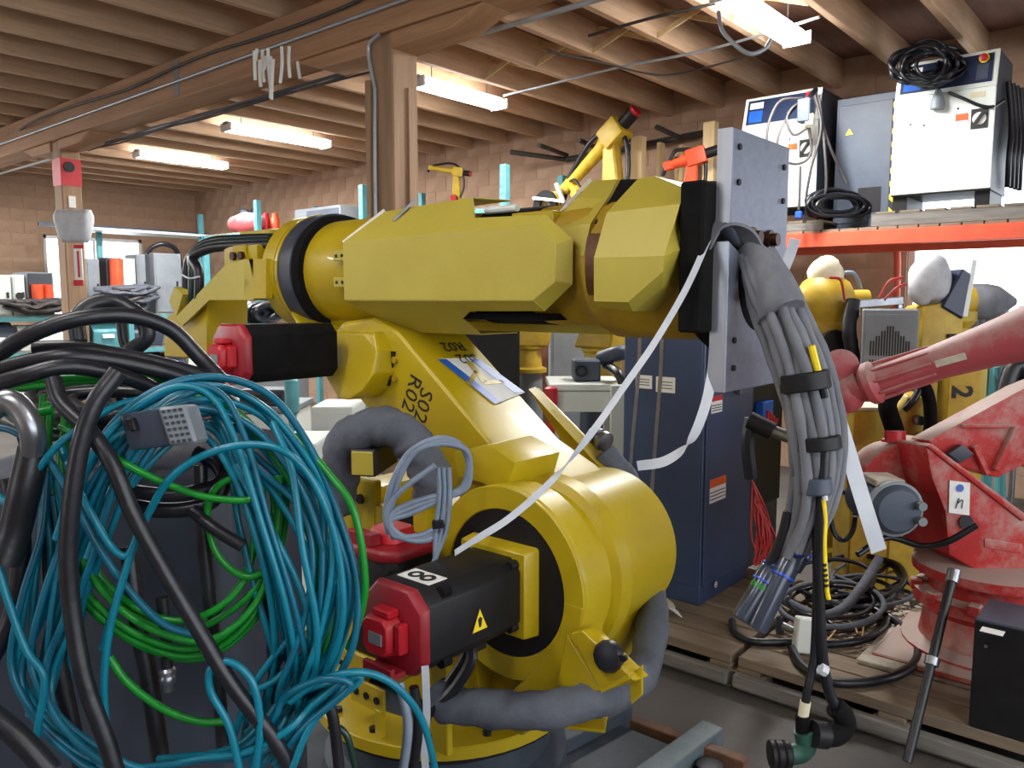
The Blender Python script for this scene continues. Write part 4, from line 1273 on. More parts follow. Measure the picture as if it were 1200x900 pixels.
# rails and channels on the floor
def bar_on_floor(name, a, b, w_, h, m, label, z=0):
    p, q = onZ(a[0], a[1], z), onZ(b[0], b[1], z)
    return tag(MB().bar(p + V((0, 0, h / 2)), q + V((0, 0, h / 2)), w_, h).build(name, m, bevel=.004), label, 'rail')
bar_on_floor('floor_rail', (690, 835), (875, 905), .05, .05, 'rust', 'rusty steel rail lying on the floor beside the robot skid')
bar_on_floor('floor_channel', (835, 868), (740, 940), .09, .07, 'channel', 'blue-grey steel channel lying near the rusty rail')
bar_on_floor('skid_beam', (590, 925), (730, 850), .10, .10, 'skid', 'dark steel skid beam beneath the yellow robot base')
wg = MB().lathe(onZ(832, 905, .0), (0, 0, 1), [(.05, 0), (.05, .03), (.03, .035)], 20)
tag(wg.build('black_puck', 'black'), 'round black rubber puck lying on the floor by the channel', 'puck')

# black box at the right edge
p = onZ(1140, 868, ZP)
bx0 = at(1137, 738, 2.62)
bxt = thing('black_box', (2.72, .42, 0), 'matt black steel box with a small white label on top', 'box')
zt = 0.557
c0 = onZ(1137, 733, zt)
c0.x = max(c0.x, 3.205)
MB().bb((c0.x, c0.y - .40, ZP), (c0.x + .26, c0.y, zt)).build('body', 'black', bxt, bevel=.006)
MB().bb((c0.x + .002, c0.y - .398, zt - .012), (c0.x + .258, c0.y - .002, zt + .004)).build('lid', 'slate', bxt, bevel=.003)
lb_ = onZ(1163, 740, zt + .004)
MB().box((lb_.x, lb_.y, zt + .0045), (.05, .07, .001)).build('label', 'paper', bxt)
MB().cyl((c0.x - .004, c0.y - .04, zt - .09), (c0.x, c0.y - .04, zt - .09), .006, n=8).build('screw', 'steel', bxt)
# black pole with steel tip leaning on the pallet
pA, pB = at(1115, 682, 3.0), at(1063, 893, 2.72)
po = thing('lever_bar', pB, 'black round bar with steel tip and collar leaning across the pallet edge', 'bar')
MB().cyl(pB, pA, .017, n=14).build('shaft', 'black_rubber', po)
MB().cyl(pA, pA + (pA - pB).normalized() * .05, .024, n=14).build('tip', 'steel', po)
m1 = pB.lerp(pA, .52)
MB().cyl(m1, m1 + (pA - pB).normalized() * .03, .026, n=14).build('collar', 'steel', po)

# ================================================================== loose cables on the pallet
def flat(pts, z=.17):
    return [onZ(a, b, z if len(q) == 0 else q[0]) for a, b, *q in pts]
cable('pallet_cable', flat([(1030, 655, .3), (1008, 690, .26), (985, 715, .22), (955, 720, .2), (915, 700, .2), (905, 680, .22)]), .024, 'fabric', 'thick grey hose arching over the cable pile on the pallet', n=10)
cable('pallet_cable', flat([(955, 712), (1000, 705), (1040, 698, .19), (1060, 680, .22), (1052, 662, .24), (1020, 652, .24), (980, 640, .22)]), .016, 'black_rubber', 'black cable looping at the back of the cable pile')
cable('pallet_cable', flat([(1025, 715, .18), (1050, 728), (1072, 752), (1073, 775), (1050, 792), (1010, 800), (970, 798), (940, 780), (928, 760)]), .019, 'black_rubber', 'big black cable loop lying at the open edge of the pallet', n=10)
cable('pallet_cable', flat([(858, 728), (862, 742), (885, 752), (930, 752), (970, 755), (1010, 750), (1034, 738), (1040, 725)]), .018, 'black_rubber', 'black cable lying along the pallet front from the navy cabinet')
for k, pts in enumerate([[(970, 690), (1010, 697), (1050, 690), (1080, 700)], [(960, 660, .2), (1000, 650, .22), (1040, 660, .22), (1058, 678, .2), (1040, 690)], [(945, 740), (985, 735), (1020, 730), (1034, 722)], [(980, 675, .2), (1015, 690, .19), (1045, 700)], [(955, 728), (1000, 722), (1040, 726)], [(960, 700), (1000, 680, .19), (1030, 670, .2), (1050, 655, .2)]]):
    cable('pallet_cable', flat(pts), .010 + .003 * (k % 2), 'black_rubber' if k % 3 else 'fabric', 'thin dark cable tangled in the pile on the pallet', group='tangled cables on the pallet')
cable('pallet_cable', [at(1005, 650, 3.3), at(1040, 630, 3.35), at(1080, 640, 3.3), at(1110, 635, 3.2), at(1145, 615, 3.15)], .014, 'black_rubber', 'black lead drooping from the red robot motor', )
for k, (a, b, c) in enumerate([((970, 718), (980, 735), (968, 752)), ((1010, 748), (1015, 728), (1034, 724)), ((985, 722), (1000, 732), (1005, 742))]):
    cable('thin_wire', flat([a, b, c], .18), .004, 'tan', 'thin tan wire end poking out of the cable pile', 'wire', 'tan wire ends')
cable('coil_on_cabinet', [at(988 + 14 * math.cos(t), 605 + 28 * math.sin(t), 3.7 + .02 * t) for t in [x * .5 for x in range(28)]], .012, 'black_rubber', 'small black cable coil hung upright behind the white strap', n=6, per=3)
random.seed(77)
for k in range(7):
    cx, cy = 1000 + random.uniform(-30, 25), 690 + random.uniform(-22, 26)
    rx, ry = random.uniform(35, 62), random.uniform(16, 30)
    hz_ = .165 + .012 * k
    pts = [onZ(cx + rx * math.cos(t), cy + ry * math.sin(t), hz_ + .015 * math.sin(2 * t + k)) for t in [2 * PI * q_ / 14 for q_ in range(14)]]
    tag(MB().tube(pts, random.uniform(.009, .014), 7, 5, closed=True).build('pallet_coil', 'black_rubber' if k % 3 else 'fabric', ang=60), 'dark cable ring coiled in the pile on the pallet', 'cable', 'cable rings on the pallet')
dp = MB()
for k in range(260):
    a_, r_ = random.uniform(0, 6.28), random.uniform(0, 1) ** .6
    c_ = onZ(1045 + 55 * r_ * math.cos(a_), 735 + 42 * r_ * math.sin(a_), ZP)
    s_ = random.uniform(.006, .022)
    dp.box(c_ + V((0, 0, s_ * .18)), (s_ * 2, s_ * 1.6, s_ * .4), rz=random.uniform(0, 3))
tag(dp.build('plaster_crumbs', 'dust'), 'pale plaster crumbs and dust scattered on the pallet before the red base', 'dust', kind='stuff')
# white junction box with round connector
jb = at(943, 752, 2.95)
jbx = onZ(945, 765, ZP)
jt = thing('junction_box', jbx, 'small pale square junction box with a round steel connector on the pallet', 'box')
MB().bar(jbx + V((0, 0, .0)), jbx + V((.03, 0, .15)), .12, .06, up=F).build('housing', 'white', jt, bevel=.006)
c = jbx + V((0, .06, .085))
MB().cyl(c, c + V((0, .05, .01)), .018, n=14).build('connector', 'steel', jt)
for k, (a, b) in enumerate([((893, 738), (899, 718)), ((914, 742), (919, 720))]):
    p0, p1 = onZ(a[0], a[1], ZP), onZ(a[0], a[1], ZP)
    o = MB().lathe(p0, (.1, .1, 1), [(.018, 0), (.02, .03), (.014, .035), (.014, .075), (.01, .08)], 14).build('loose_plug', 'plastic_clear')
    tag(o, 'small dark plug standing on the pallet under the hanging bundle', 'plug', 'loose plugs on the pallet')
# dust-covered floor plate near red base
tag(MB().prism([onZ(1003, 777, ZP), onZ(1038, 740, ZP), (onZ(1075, 742, ZP)), onZ(1080, 775, ZP), onZ(1050, 790, ZP)], (0, 0, .02)).build('dusty_board', 'dust', bevel=.004), 'short board caked in pale dust in front of the red robot', 'board')

# ================================================================== red robot on the pallet
rr0 = onZ(1150, 745, ZP)
red = thing('red_robot', (rr0.x, rr0.y, ZP), 'dust-covered red industrial robot standing on a pallet', 'robot')
def pd(pts, d, ext, name, m='red_dust', bevel=.012, par=red, seg=2):
    return MB().prism([at(a, b, d) for a, b in pts], ext).build(name, m, par, bevel=bevel, seg=seg)
bc = onZ(1178, 742, ZP)
bc = V((3.98, .62, ZP))
MB().lathe(bc, (0, 0, 1), [(.34, 0), (.34, .04), (.27, .06), (.25, .18), (.27, .21), (.30, .22), (.30, .27), (.24, .28), (.24, .34), (.31, .36), (.31, .40), (.26, .42)], 28).build('pedestal', 'red_dust', red)
for k in range(10):
    a = 2 * PI * k / 10
    c = bc + V((math.cos(a) * .285, math.sin(a) * .285, .27))
    MB().box(c, (.05, .05, .05), rz=a).build('bolt_lug', 'red_dust', red, bevel=.006)
MB().bb((bc.x - .42, bc.y - .3, ZP), (bc.x + .2, bc.y + .36, ZP + .03)).build('base_plate', 'red_dust', red, bevel=.006)
E = F * .34
pd([(1085, 522), (1094, 520), (1130, 550), (1200, 606), (1260, 640), (1260, 700), (1200, 692), (1150, 672), (1112, 650), (1108, 600), (1092, 560)], 3.30, F * .42, 'shoulder_casting')
pd([(1086, 523), (1091, 519), (1205, 604), (1200, 612)], 3.285, F * .06, 'gusset_edge')
pd([(1087, 516), (1135, 490), (1205, 452), (1260, 430), (1260, 560), (1200, 545), (1170, 560), (1120, 545)], 3.45, F * .16, 'lower_arm')
for P4 in ([(1132, 497), (1182, 497), (1180, 502), (1130, 502)], [(1190, 500), (1196, 500), (1172, 553), (1166, 551)], [(1140, 524), (1146, 521), (1162, 555), (1156, 558)]):
    pd(P4, 3.42, F * .05, 'arm_rib', 'red_dust', .004, seg=1)
pd([(1112, 532), (1128, 521), (1142, 532), (1126, 543)], 3.40, F * .04, 'dark_pad', 'cab_dark', .004)
pd([(1012, 560), (1014, 545), (1034, 528), (1046, 522), (1088, 512), (1096, 540), (1098, 560), (1060, 570), (1014, 580)], 3.55, F * .2, 'counter_arm', 'red_dust')
c = at(1064, 548, 3.54)
MB().cyl(c, c - F * .02, .02, n=14).build('cap_screw', 'dust', red)
c = at(1049, 518, 3.6)
MB().cyl(c, c + UP * .05, .045, n=16).build('red_cap', 'red', red)
# label with blue dot and scribble
lp_ = pd([(1113, 563), (1137, 566), (1136, 604), (1112, 601)], 3.292, F * .004, 'label_plate', 'paper', 0)
c = at(1125, 572, 3.289)
MB().cyl(c, c - F * .001, .016, n=18).build('label_dot', 'sticker_blue', lp_)
MB().tube([at(1120, 596, 3.288), at(1124, 584, 3.288), at(1122, 590, 3.288), at(1128, 586, 3.288), at(1127, 596, 3.288)], .002, 5).build('label_scribble', 'ink', lp_)
pd([(1154, 631), (1198, 638), (1198, 649), (1154, 642)], 3.295, F * .006, 'cast_label', 'red_dust', .002)
c = at(1132, 612, 3.29)
MB().cyl(c, c - F * .004, .03, n=18).build('cable_hole', 'black', red)
# dark motor
mc = at(1052, 598, 3.22)
dm = V((-.72, -.62, .02)).normalized()
mm = MB().lathe(mc - dm * .02, dm, [(.10, -.26), (.105, -.03), (.112, -.02), (.112, .0), (.09, .03), (.085, .035), (.03, .04)], 24).build('motor', 'slate', red)
MB().lathe(mc - dm * .02, dm, [(.109, -.03), (.116, -.02), (.116, .004), (.10, .012)], 24).build('motor_rim', 'grey_metal', mm)
q1 = at(1056, 572, 3.27)
MB().box(mc + V((0.09, 0.09, .10)), (.16, .12, .03), rz=.7).build('motor_cover', 'dust', mm, bevel=.004)
for z_ in (594, 612):
    c = at(1082, z_, 3.17)
    MB().cyl(c, c - dm * .06, .018, n=12).build('motor_plug', 'grey_metal', mm)
# forearm: tapered ribbed tube
fa, fb2 = at(1018, 450, 3.75), at(1262, 372, 3.25)
dfa = (fb2 - fa)
L = dfa.length
dfa.normalize()
far_ = MB().lathe(fa, dfa, [(.08, -.02), (.10, 0), (.102, .03), (.085, .05), (.074, .06), (.077, L * .35), (.096, L * .62), (.135, L), (.145, L * 1.1)], 32).build('forearm', 'red_arm', red)
u, v = frame(dfa)
for k in range(9):
    a = 2 * PI * k / 9
    o_ = (u * math.cos(a) + v * math.sin(a))
    MB().bar(fa + dfa * .05 + o_ * .085, fa + dfa * .30 + o_ * .075, .012, .016, up=o_).build('forearm_rib', 'red_arm', far_, bevel=.003)
c = at(1115, 423, 3.36)
MB().bar(at(1096, 427, 3.43), at(1132, 417, 3.37), .01, .03, up=UP).build('forearm_plate', 'dust', far_, bevel=.002)
wc = at(995, 462, 3.80)
MB().ball(wc, (.075, .075, .09), 18, 10).build('wrist', 'red_arm', red)
MB().cyl(at(1010, 452, 3.77), at(975, 470, 3.84), .075, .06, n=20).build('wrist_neck', 'red_arm', red)
for k, (a, b, r_) in enumerate([(985, 430, .085), (978, 478, .07)]):
    c = at(a, b, 3.82)
    MB().lathe(c, -F + RT * -.4, [(r_, -.03), (r_, .01), (r_ * .8, .02), (r_ * .3, .025)], 24).build('wrist_disc', 'red_arm', red)
# grey post under the forearm elbow out of frame so the arm is carried by its own body
MB().tube([at(1262, 380, 3.25), at(1300, 420, 3.4), at(1290, 500, 3.5), at(1240, 540, 3.55)], .17, 16).build('elbow', 'red_dust', red, ang=60)
# ================================================================== foreground cabinet with cable hanks, left
ang_c = YAW - PI / 2
fc = at(200, 700, 1.62)
ctr = V((0, 0, 0)) + V((math.cos(YAW), math.sin(YAW), 0)) * 1.74 - RT * .80
fcb = thing('covered_cabinet', (ctr.x, ctr.y, 0), 'charcoal covered cabinet half buried under teal, green and black cables', 'cabinet')
mxr = Matrix.Rotation(ang_c, 3, 'Z')
def cb_pt(x, y, z):
    return V((ctr.x, ctr.y, 0)) + mxr @ V((x, y, 0)) + V((0, 0, z))
ZT = 1.38
rings = []
for z, s_ in ((0.0, 1), (.3, 1), (.8, 1.0), (1.2, 1.0), (ZT - .08, .99), (ZT - .02, .95), (ZT, .88)):
    ring = []
    n = 40
    for i in range(n):
        t = 2 * PI * i / n
        cx, sy = math.cos(t), math.sin(t)
        x = math.copysign(abs(cx) ** .25, cx) * .275 * s_
        y = math.copysign(abs(sy) ** .25, sy) * .28 * s_
        wv = .008 * math.sin(i * 1.9 + z * 3)
        ring.append(cb_pt(x, y + wv, z))
    rings.append(ring)
MB().loft(rings).build('cover', 'box_dark', fcb, ang=60)
MB().box(cb_pt(0, 0, .02), (.5, .5, .04), rz=ang_c).build('plinth', 'black', fcb)

random.seed(11)
def hank(name, label, m, base, n_, jit, dj, r_, scale=(1, 1), centre=(240, 660), closed=False, mats=None):
    t = thing(name, at(base[0][0], base[0][1], base[0][2]), label, 'cable')
    for k in range(n_):
        s_ = scale[0] + (scale[1] - scale[0]) * (k / max(n_ - 1, 1)) if n_ > 1 else 1
        ox, oy = random.uniform(-jit, jit), random.uniform(-jit, jit) * .6
        dd = random.uniform(-dj, dj)
        ph = random.uniform(0, 6)
        P = []
        for i, (a, b, d) in enumerate(base):
            x = centre[0] + (a - centre[0]) * s_ + ox + jit * .6 * math.sin(i * 1.3 + ph)
            y = centre[1] + (b - centre[1]) * s_ + oy + jit * .5 * math.cos(i * 1.1 + ph)
            P.append(at(x, y, d + dd + .01 * math.sin(i + ph)))
        MB().tube(P, r_ * random.uniform(.95, 1.05), 8, 7, closed=closed).build('loop', (mats[k % len(mats)] if mats else m), t, ang=60)
    return t
# main teal arch
hank('teal_cable_hank', 'big teal cable hank arched over the front of the charcoal cabinet', 'teal',
     [(45, 830, 1.22), (62, 740, 1.20), (90, 640, 1.18), (125, 540, 1.18), (180, 475, 1.20), (245, 450, 1.24), (310, 470, 1.24), (360, 530, 1.22), (398, 610, 1.20), (418, 690, 1.20), (405, 760, 1.20), (372, 810, 1.21), (345, 850, 1.22)], 9, 9, .035, .0056, (.80, 1.04), (250, 690), mats=['teal', 'teal', 'teal2'])
hank('teal_cable_hank', 'inner teal cable hank with the strands that drop straight past the grey connector', 'teal',
     [(95, 640, 1.17), (112, 570, 1.17), (150, 510, 1.18), (205, 482, 1.20), (255, 495, 1.21), (285, 540, 1.20), (305, 620, 1.19), (325, 710, 1.19), (338, 790, 1.20), (330, 860, 1.21)], 6, 14, .03, .0054, (.9, 1.16), (230, 660), mats=['teal', 'teal', 'teal2'])
hank('teal_cable_hank', 'left teal cable hank hanging in a narrow sheaf beside the black cables', 'teal',
     [(60, 560, 1.18), (62, 640, 1.17), (52, 720, 1.16), (40, 790, 1.16), (55, 840, 1.15), (90, 880, 1.15), (130, 905, 1.15)], 9, 20, .03, .0056, (.95, 1.05), (60, 700), mats=['teal2', 'teal'])
hank('teal_cable_hank', 'right teal cable hank falling in a curtain off the charcoal cabinet corner', 'teal',
     [(310, 520, 1.22), (350, 580, 1.20), (372, 660, 1.19), (376, 740, 1.19), (352, 800, 1.19), (330, 830, 1.20), (300, 880, 1.21)], 7, 26, .04, .0056, (.9, 1.08), (330, 690), mats=['teal', 'teal2'])
random.seed(21)
hank('teal_cable_hank', 'tangled knot of teal cable at the bottom of the hanks', 'teal',
     [(180, 896, 1.15), (230, 890, 1.14), (290, 880, 1.14), (330, 850, 1.15), (345, 825, 1.16), (380, 800, 1.15), (405, 805, 1.15), (360, 850, 1.14), (330, 900, 1.14)], 5, 12, .03, .0056, (.9, 1.1), (300, 860), mats=['teal', 'teal2'])
G = 'loose teal strands'
px_cable('teal_cable', [(120, 760, 1.19), (140, 690, 1.17), (158, 635, 1.15), (175, 600, 1.14), (200, 560, 1.13), (240, 533, 1.13), (290, 521, 1.14), (335, 530, 1.14), (370, 570, 1.15), (395, 640, 1.16), (402, 720, 1.16), (385, 780, 1.17), (350, 820, 1.18)], .0056, 'teal', 'single teal strand arching low across the cabinet front')
px_cable('teal_cable', [(300, 900, 1.1), (305, 850, 1.1), (296, 800, 1.1), (270, 776, 1.1), (248, 783, 1.1), (247, 810, 1.1), (268, 850, 1.1), (282, 905, 1.1)], .0058, 'teal', 'teal strand bent into an upright hairpin loop')
px_cable('teal_cable', [(340, 822, 1.13), (370, 800, 1.12), (410, 788, 1.12), (445, 793, 1.14), (475, 815, 1.16), (497, 850, 1.18), (512, 910, 1.2)], .0058, 'teal', 'teal strand trailing off past the red motor lid to the floor', n=8)
px_cable('teal_cable', [(-15, 500, 1.16), (15, 505, 1.15), (50, 530, 1.14), (85, 585, 1.13), (115, 640, 1.13), (150, 690, 1.13), (190, 730, 1.13), (230, 745, 1.14)], .0056, 'teal2', 'teal strand slanting from the cabinet edge across the green loops')
px_cable('teal_cable', [(-12, 570, 1.14), (10, 590, 1.13), (30, 570, 1.13), (60, 530, 1.13), (95, 500, 1.15), (140, 474, 1.20), (180, 466, 1.24)], .0056, 'teal', 'teal strand crossing behind the steel hose end')
px_cable('teal_cable', [(-10, 630, 1.12), (5, 690, 1.12), (30, 760, 1.12), (52, 795, 1.12), (45, 850, 1.12), (36, 905, 1.12)], .0058, 'teal', 'teal strand hanging lowest beside the black hose')
px_cable('teal_cable', [(70, 520, 1.16), (85, 560, 1.14), (100, 590, 1.12), (130, 640, 1.115), (150, 650, 1.115), (165, 615, 1.12), (150, 660, 1.115), (128, 740, 1.11), (122, 820, 1.11), (135, 885, 1.11), (180, 905, 1.12)], .0056, 'teal', 'teal strand dropping in front of the green loops')
# green hanks
random.seed(31)
hank('green_cable_hank', 'green cable hank slung in wide sagging loops over the charcoal cover', 'green',
     [(62, 470, 1.22), (55, 530, 1.21), (62, 600, 1.20), (85, 670, 1.19), (125, 720, 1.19), (175, 752, 1.19), (230, 762, 1.20), (280, 735, 1.21), (315, 690, 1.22), (332, 620, 1.23), (330, 560, 1.24)], 7, 7, .02, .0058, (.8, 1.06), (200, 610))
hank('green_cable_hank', 'upper green cable hank lying on top of the pile under the teal arch', 'green',
     [(-10, 450, 1.28), (40, 447, 1.28), (100, 442, 1.29), (170, 440, 1.30), (230, 455, 1.30), (280, 490, 1.28), (330, 545, 1.25), (365, 620, 1.23), (378, 690, 1.22), (370, 760, 1.22)], 4, 6, .02, .0058, (.97, 1.03), (200, 600))
px_cable('green_cable', [(62, 480, 1.16), (30, 485, 1.16), (-10, 482, 1.17)], .0062, 'green', 'short green strand running out past the steel hose end')
px_cable('green_cable', [(70, 500, 1.19), (110, 520, 1.17), (150, 545, 1.15), (190, 565, 1.15), (240, 582, 1.16), (290, 586, 1.17), (306, 574, 1.18), (282, 560, 1.19), (255, 570, 1.19), (243, 600, 1.2), (255, 650, 1.2), (290, 676, 1.2), (330, 660, 1.2)], .0056, 'green', 'green strand curling into a small loop below the connector')
px_cable('green_cable', [(128, 770, 1.15), (150, 800, 1.15), (190, 830, 1.15), (230, 845, 1.15), (265, 846, 1.16)], .006, 'green', 'lowest green strand sagging to a loose end')
px_cable('green_cable', [(345, 510, 1.23), (385, 555, 1.2), (415, 600, 1.18), (428, 680, 1.18), (420, 730, 1.19), (408, 760, 1.2)], .0058, 'green', 'green strand at the outer edge of the teal curtain')

# black cables
BG = [
    ([(-20, 428, 1.2), (30, 395, 1.2), (90, 374, 1.22), (150, 370, 1.26), (200, 386, 1.3), (235, 420, 1.32), (262, 448, 1.32)], .0125, 'thick black cable arching highest over the cable pile'),
    ([(92, 400, 1.35), (90, 375, 1.36), (105, 358, 1.38), (135, 354, 1.4), (165, 372, 1.4), (172, 395, 1.4), (152, 412, 1.4)], .014, 'scuffed black hose making a tight loop behind the pile'),
    ([(142, 378, 1.42), (146, 402, 1.42), (158, 414, 1.42), (172, 395, 1.43), (185, 372, 1.45)], .009, 'slim black cable ring behind the scuffed hose loop'),
    ([(40, 408, 1.24), (90, 408, 1.25), (150, 418, 1.28), (210, 432, 1.30), (262, 448, 1.32)], .012, 'black cable lying along the top of the pile'),
    ([(-20, 440, 1.18), (30, 425, 1.19), (80, 418, 1.2), (140, 424, 1.24), (200, 438, 1.28), (245, 455, 1.33), (280, 480, 1.36)], .013, 'black cable curving just below the topmost cables'),
    ([(-20, 455, 1.14), (30, 440, 1.14), (75, 430, 1.16), (125, 436, 1.2), (180, 455, 1.27), (220, 480, 1.3)], .012, 'black cable along the near top edge of the pile'),
    ([(138, 436, 1.12), (112, 472, 1.10), (95, 520, 1.09), (85, 580, 1.085), (80, 650, 1.085), (85, 720, 1.085), (100, 800, 1.08), (125, 870, 1.08), (140, 920, 1.08)], .0125, 'thick black cable dropping nearly straight down over the hanks'),
    ([(62, 444, 1.13), (72, 472, 1.12), (105, 505, 1.11), (132, 545, 1.10), (155, 600, 1.10), (190, 665, 1.10), (228, 730, 1.10), (270, 800, 1.10), (320, 865, 1.11), (350, 915, 1.12)], .0115, 'black cable slanting diagonally down across the green loops'),
    ([(-20, 830, 1.05), (20, 862, 1.05), (60, 905, 1.05)], .016, 'black hose at the bottom edge of the pile'),
    ([(235, 545, 1.24), (238, 620, 1.23), (245, 700, 1.23), (255, 790, 1.23), (262, 880, 1.23)], .011, 'black cable hanging straight against the charcoal cover'),
    ([(150, 640, 1.22), (160, 720, 1.21), (175, 800, 1.21), (190, 900, 1.21)], .014, 'black cable hanging behind the teal strand'),
    ([(140, 590, 1.22), (190, 598, 1.22), (240, 592, 1.23), (262, 570, 1.24), (255, 545, 1.25), (230, 530, 1.26)], .012, 'black cable rounding under the grey connector'),
    ([(145, 575, 1.21), (200, 580, 1.21), (250, 570, 1.23), (268, 552, 1.24)], .011, 'second black cable rounding under the grey connector'),
    ([(225, 598, 1.2), (255, 622, 1.19), (285, 640, 1.19)], .010, 'short braided black cable end below the connector'),
    ([(10, 560, 1.2), (25, 640, 1.19), (15, 720, 1.19), (-15, 780, 1.18)], .014, 'black cable hanging at the outer side of the pile'),
    ([(30, 510, 1.22), (55, 580, 1.21), (60, 680, 1.21), (70, 780, 1.2), (95, 900, 1.2)], .013, 'black cable half hidden behind the teal sheaf'),
    ([(190, 700, 1.2), (195, 750, 1.2), (196, 785, 1.2)], .009, 'black lead hanging to a bright metal plug'),
    ([(310, 640, 1.24), (318, 720, 1.23), (322, 800, 1.23), (335, 900, 1.23)], .010, 'black cable beside the curtain of teal strands'),
    ([(375, 800, 1.3), (390, 840, 1.3), (398, 905, 1.3)], .010, 'black cable dropping from the cabinet corner to the floor'),
]
for pts, r_, lb in BG:
    px_cable('black_cable', pts, r_, 'black_rubber', lb, n=10)
# two loops of dark cable piled on the cabinet top to fill the heap
random.seed(41)
for k in range(7):
    cx, cy = 120 + random.uniform(-50, 60), 470 + random.uniform(-14, 20)
    rx, ry = random.uniform(70, 120), random.uniform(14, 30)
    d0 = 1.34 + .03 * k
    pts = [at(cx + rx * math.cos(t), cy + ry * math.sin(t), d0 - .10 * math.sin(t)) for t in [2 * PI * q_ / 12 for q_ in range(12)]]
    tag(MB().tube(pts, .0115, 8, 6, closed=True).build('black_coil', 'black_rubber', ang=60), 'dark cable coil heaped on top of the charcoal cabinet', 'cable', 'coils heaped on the charcoal cabinet')
# steel hose end
px_cable('steel_hose', [(-12, 482, 1.12), (8, 470, 1.12), (25, 480, 1.12), (38, 505, 1.12), (40, 530, 1.13)], .017, 'steel', 'shiny bent steel hose end at the cabinet edge', cat='hose', n=12)
px_cable('black_sleeve', [(40, 525, 1.14), (30, 570, 1.13), (18, 620, 1.13), (5, 660, 1.12)], .022, 'black_rubber', 'wide black rubber sleeve below the steel hose end', cat='hose', n=12)
# bright plug on the hanging lead
p = at(196, 785, 1.2)
tag(MB().lathe(p, (0, 0, -1), [(.010, -.004), (.013, 0), (.013, .006), (.010, .008), (.012, .012), (.012, .018), (.008, .026), (.008, .034)], 16).build('metal_plug', 'steel'), 'bright metal plug on the end of a black lead', 'plug')
# heavy grey multi-pin connector
p = at(198, 500, 1.15)
hc = thing('multipin_connector', p, 'heavy rectangular multi-pin connector, pale face out, among the teal cables', 'connector')
ux = (RT * .93 + UP * .12).normalized()
uy = (UP * .96 - RT * .30).normalized()
un = ux.cross(uy).normalized()
mx = Matrix((ux, uy, un)).transposed()
MB().box(p - ux * .028 - un * .01, (.062, .056, .05), mx=mx).build('hood', 'plastic_clear', hc, bevel=.006, seg=2)
fcx = MB().box(p + ux * .022, (.040, .058, .05), mx=mx).build('insert', 'grey_metal', hc, bevel=.004)
for a in range(4):
    for b_ in range(6):
        c = p + ux * (.010 + a * .008) + uy * (-.0225 + b_ * .009) + un * .025
        MB().cyl(c, c + un * .002, .0026, n=6).build('pin_socket', 'cab_dark', fcx)
MB().box(p - ux * .04 - un * .0 + uy * .01, (.01, .02, .056), mx=mx).build('latch', 'black', hc, bevel=.002)
# lead loops below the motor, to floor
for k, (pts, r_, m_, lb) in enumerate([
    ([(468, 800, 1.8), (478, 850, 1.78), (472, 905, 1.78)], .011, 'grey_cable', 'grey cable dropping straight from the red motor lid'),
    ([(485, 805, 1.8), (490, 850, 1.8), (484, 905, 1.8)], .012, 'black_rubber', 'black cable dropping from the red motor lid'),
    ([(385, 850, 1.5), (405, 860, 1.5), (418, 905, 1.5)], .007, 'dkgreen', 'dark green cable curling down beside the base ring')]):
    px_cable('motor_cable', pts, r_, m_, lb)

# ================================================================== steel racking along the block wall
XR0, XR1 = 6.62, 7.72
rk = thing('pallet_rack', (7.2, 5, 0), 'long pallet rack along the block wall with teal uprights and red front beams', 'rack')
for yy in (-3.0, 3.55, 5.77, 8.15, 10.55, 12.05):
    top = 2.72 if yy > 12 else 3.15 if yy > 5 else 2.24
    for xx in (XR0 + .04, XR1 - .04):
        up = MB().bb((xx - .04, yy - .04, 0), (xx + .04, yy + .04, top)).build('upright', 'tealrack' if yy > 5 else 'rack_red', rk, bevel=.004)
        if xx < 7 and 5 < yy < 12:
            for k in range(8):
                for s_ in (-.018, .018):
                    MB().bb((xx - .0415, yy + s_ - .007, top - .09 - k * .08), (xx - .0395, yy + s_ + .007, top - .055 - k * .08)).build('slot', 'slate', up)
    MB().bar((XR0 + .04, yy, .6), (XR1 - .04, yy, 1.6), .03, .03).build('brace', 'tealrack', rk)
for xx in (XR0, XR1 - .05):
    MB().bb((xx, -3.0, 2.13), (xx + .05, 5.77, 2.245)).build('beam', 'rack_red', rk, bevel=.004)
    MB().bb((xx, 5.77, 2.60), (xx + .05, 12.05, 2.70)).build('beam', 'tealrack', rk, bevel=.004)
k = 0
yy = -3.0
while yy < 5.7:
    MB().bb((XR0 + .02, yy + .005, 2.246), (XR1 - .02, yy + .14, 2.268)).build('deck_board', 'plank', rk, bevel=.002)
    yy += .145
while yy < 11.95:
    MB().bb((XR0 + .02, yy + .005, 2.701), (XR1 - .02, yy + .14, 2.72)).build('deck_board', 'plank', rk, bevel=.002)
    yy += .145
DK = 2.268
cable('rack_upright_post', [onX(1051, 290, 7.7), onX(1051, 345, 7.7), V((7.72, onX(1051, 345, 7.7).y, 0))], .03, 'rack_red', 'thin red post standing beside the bright window', 'post', per=2)

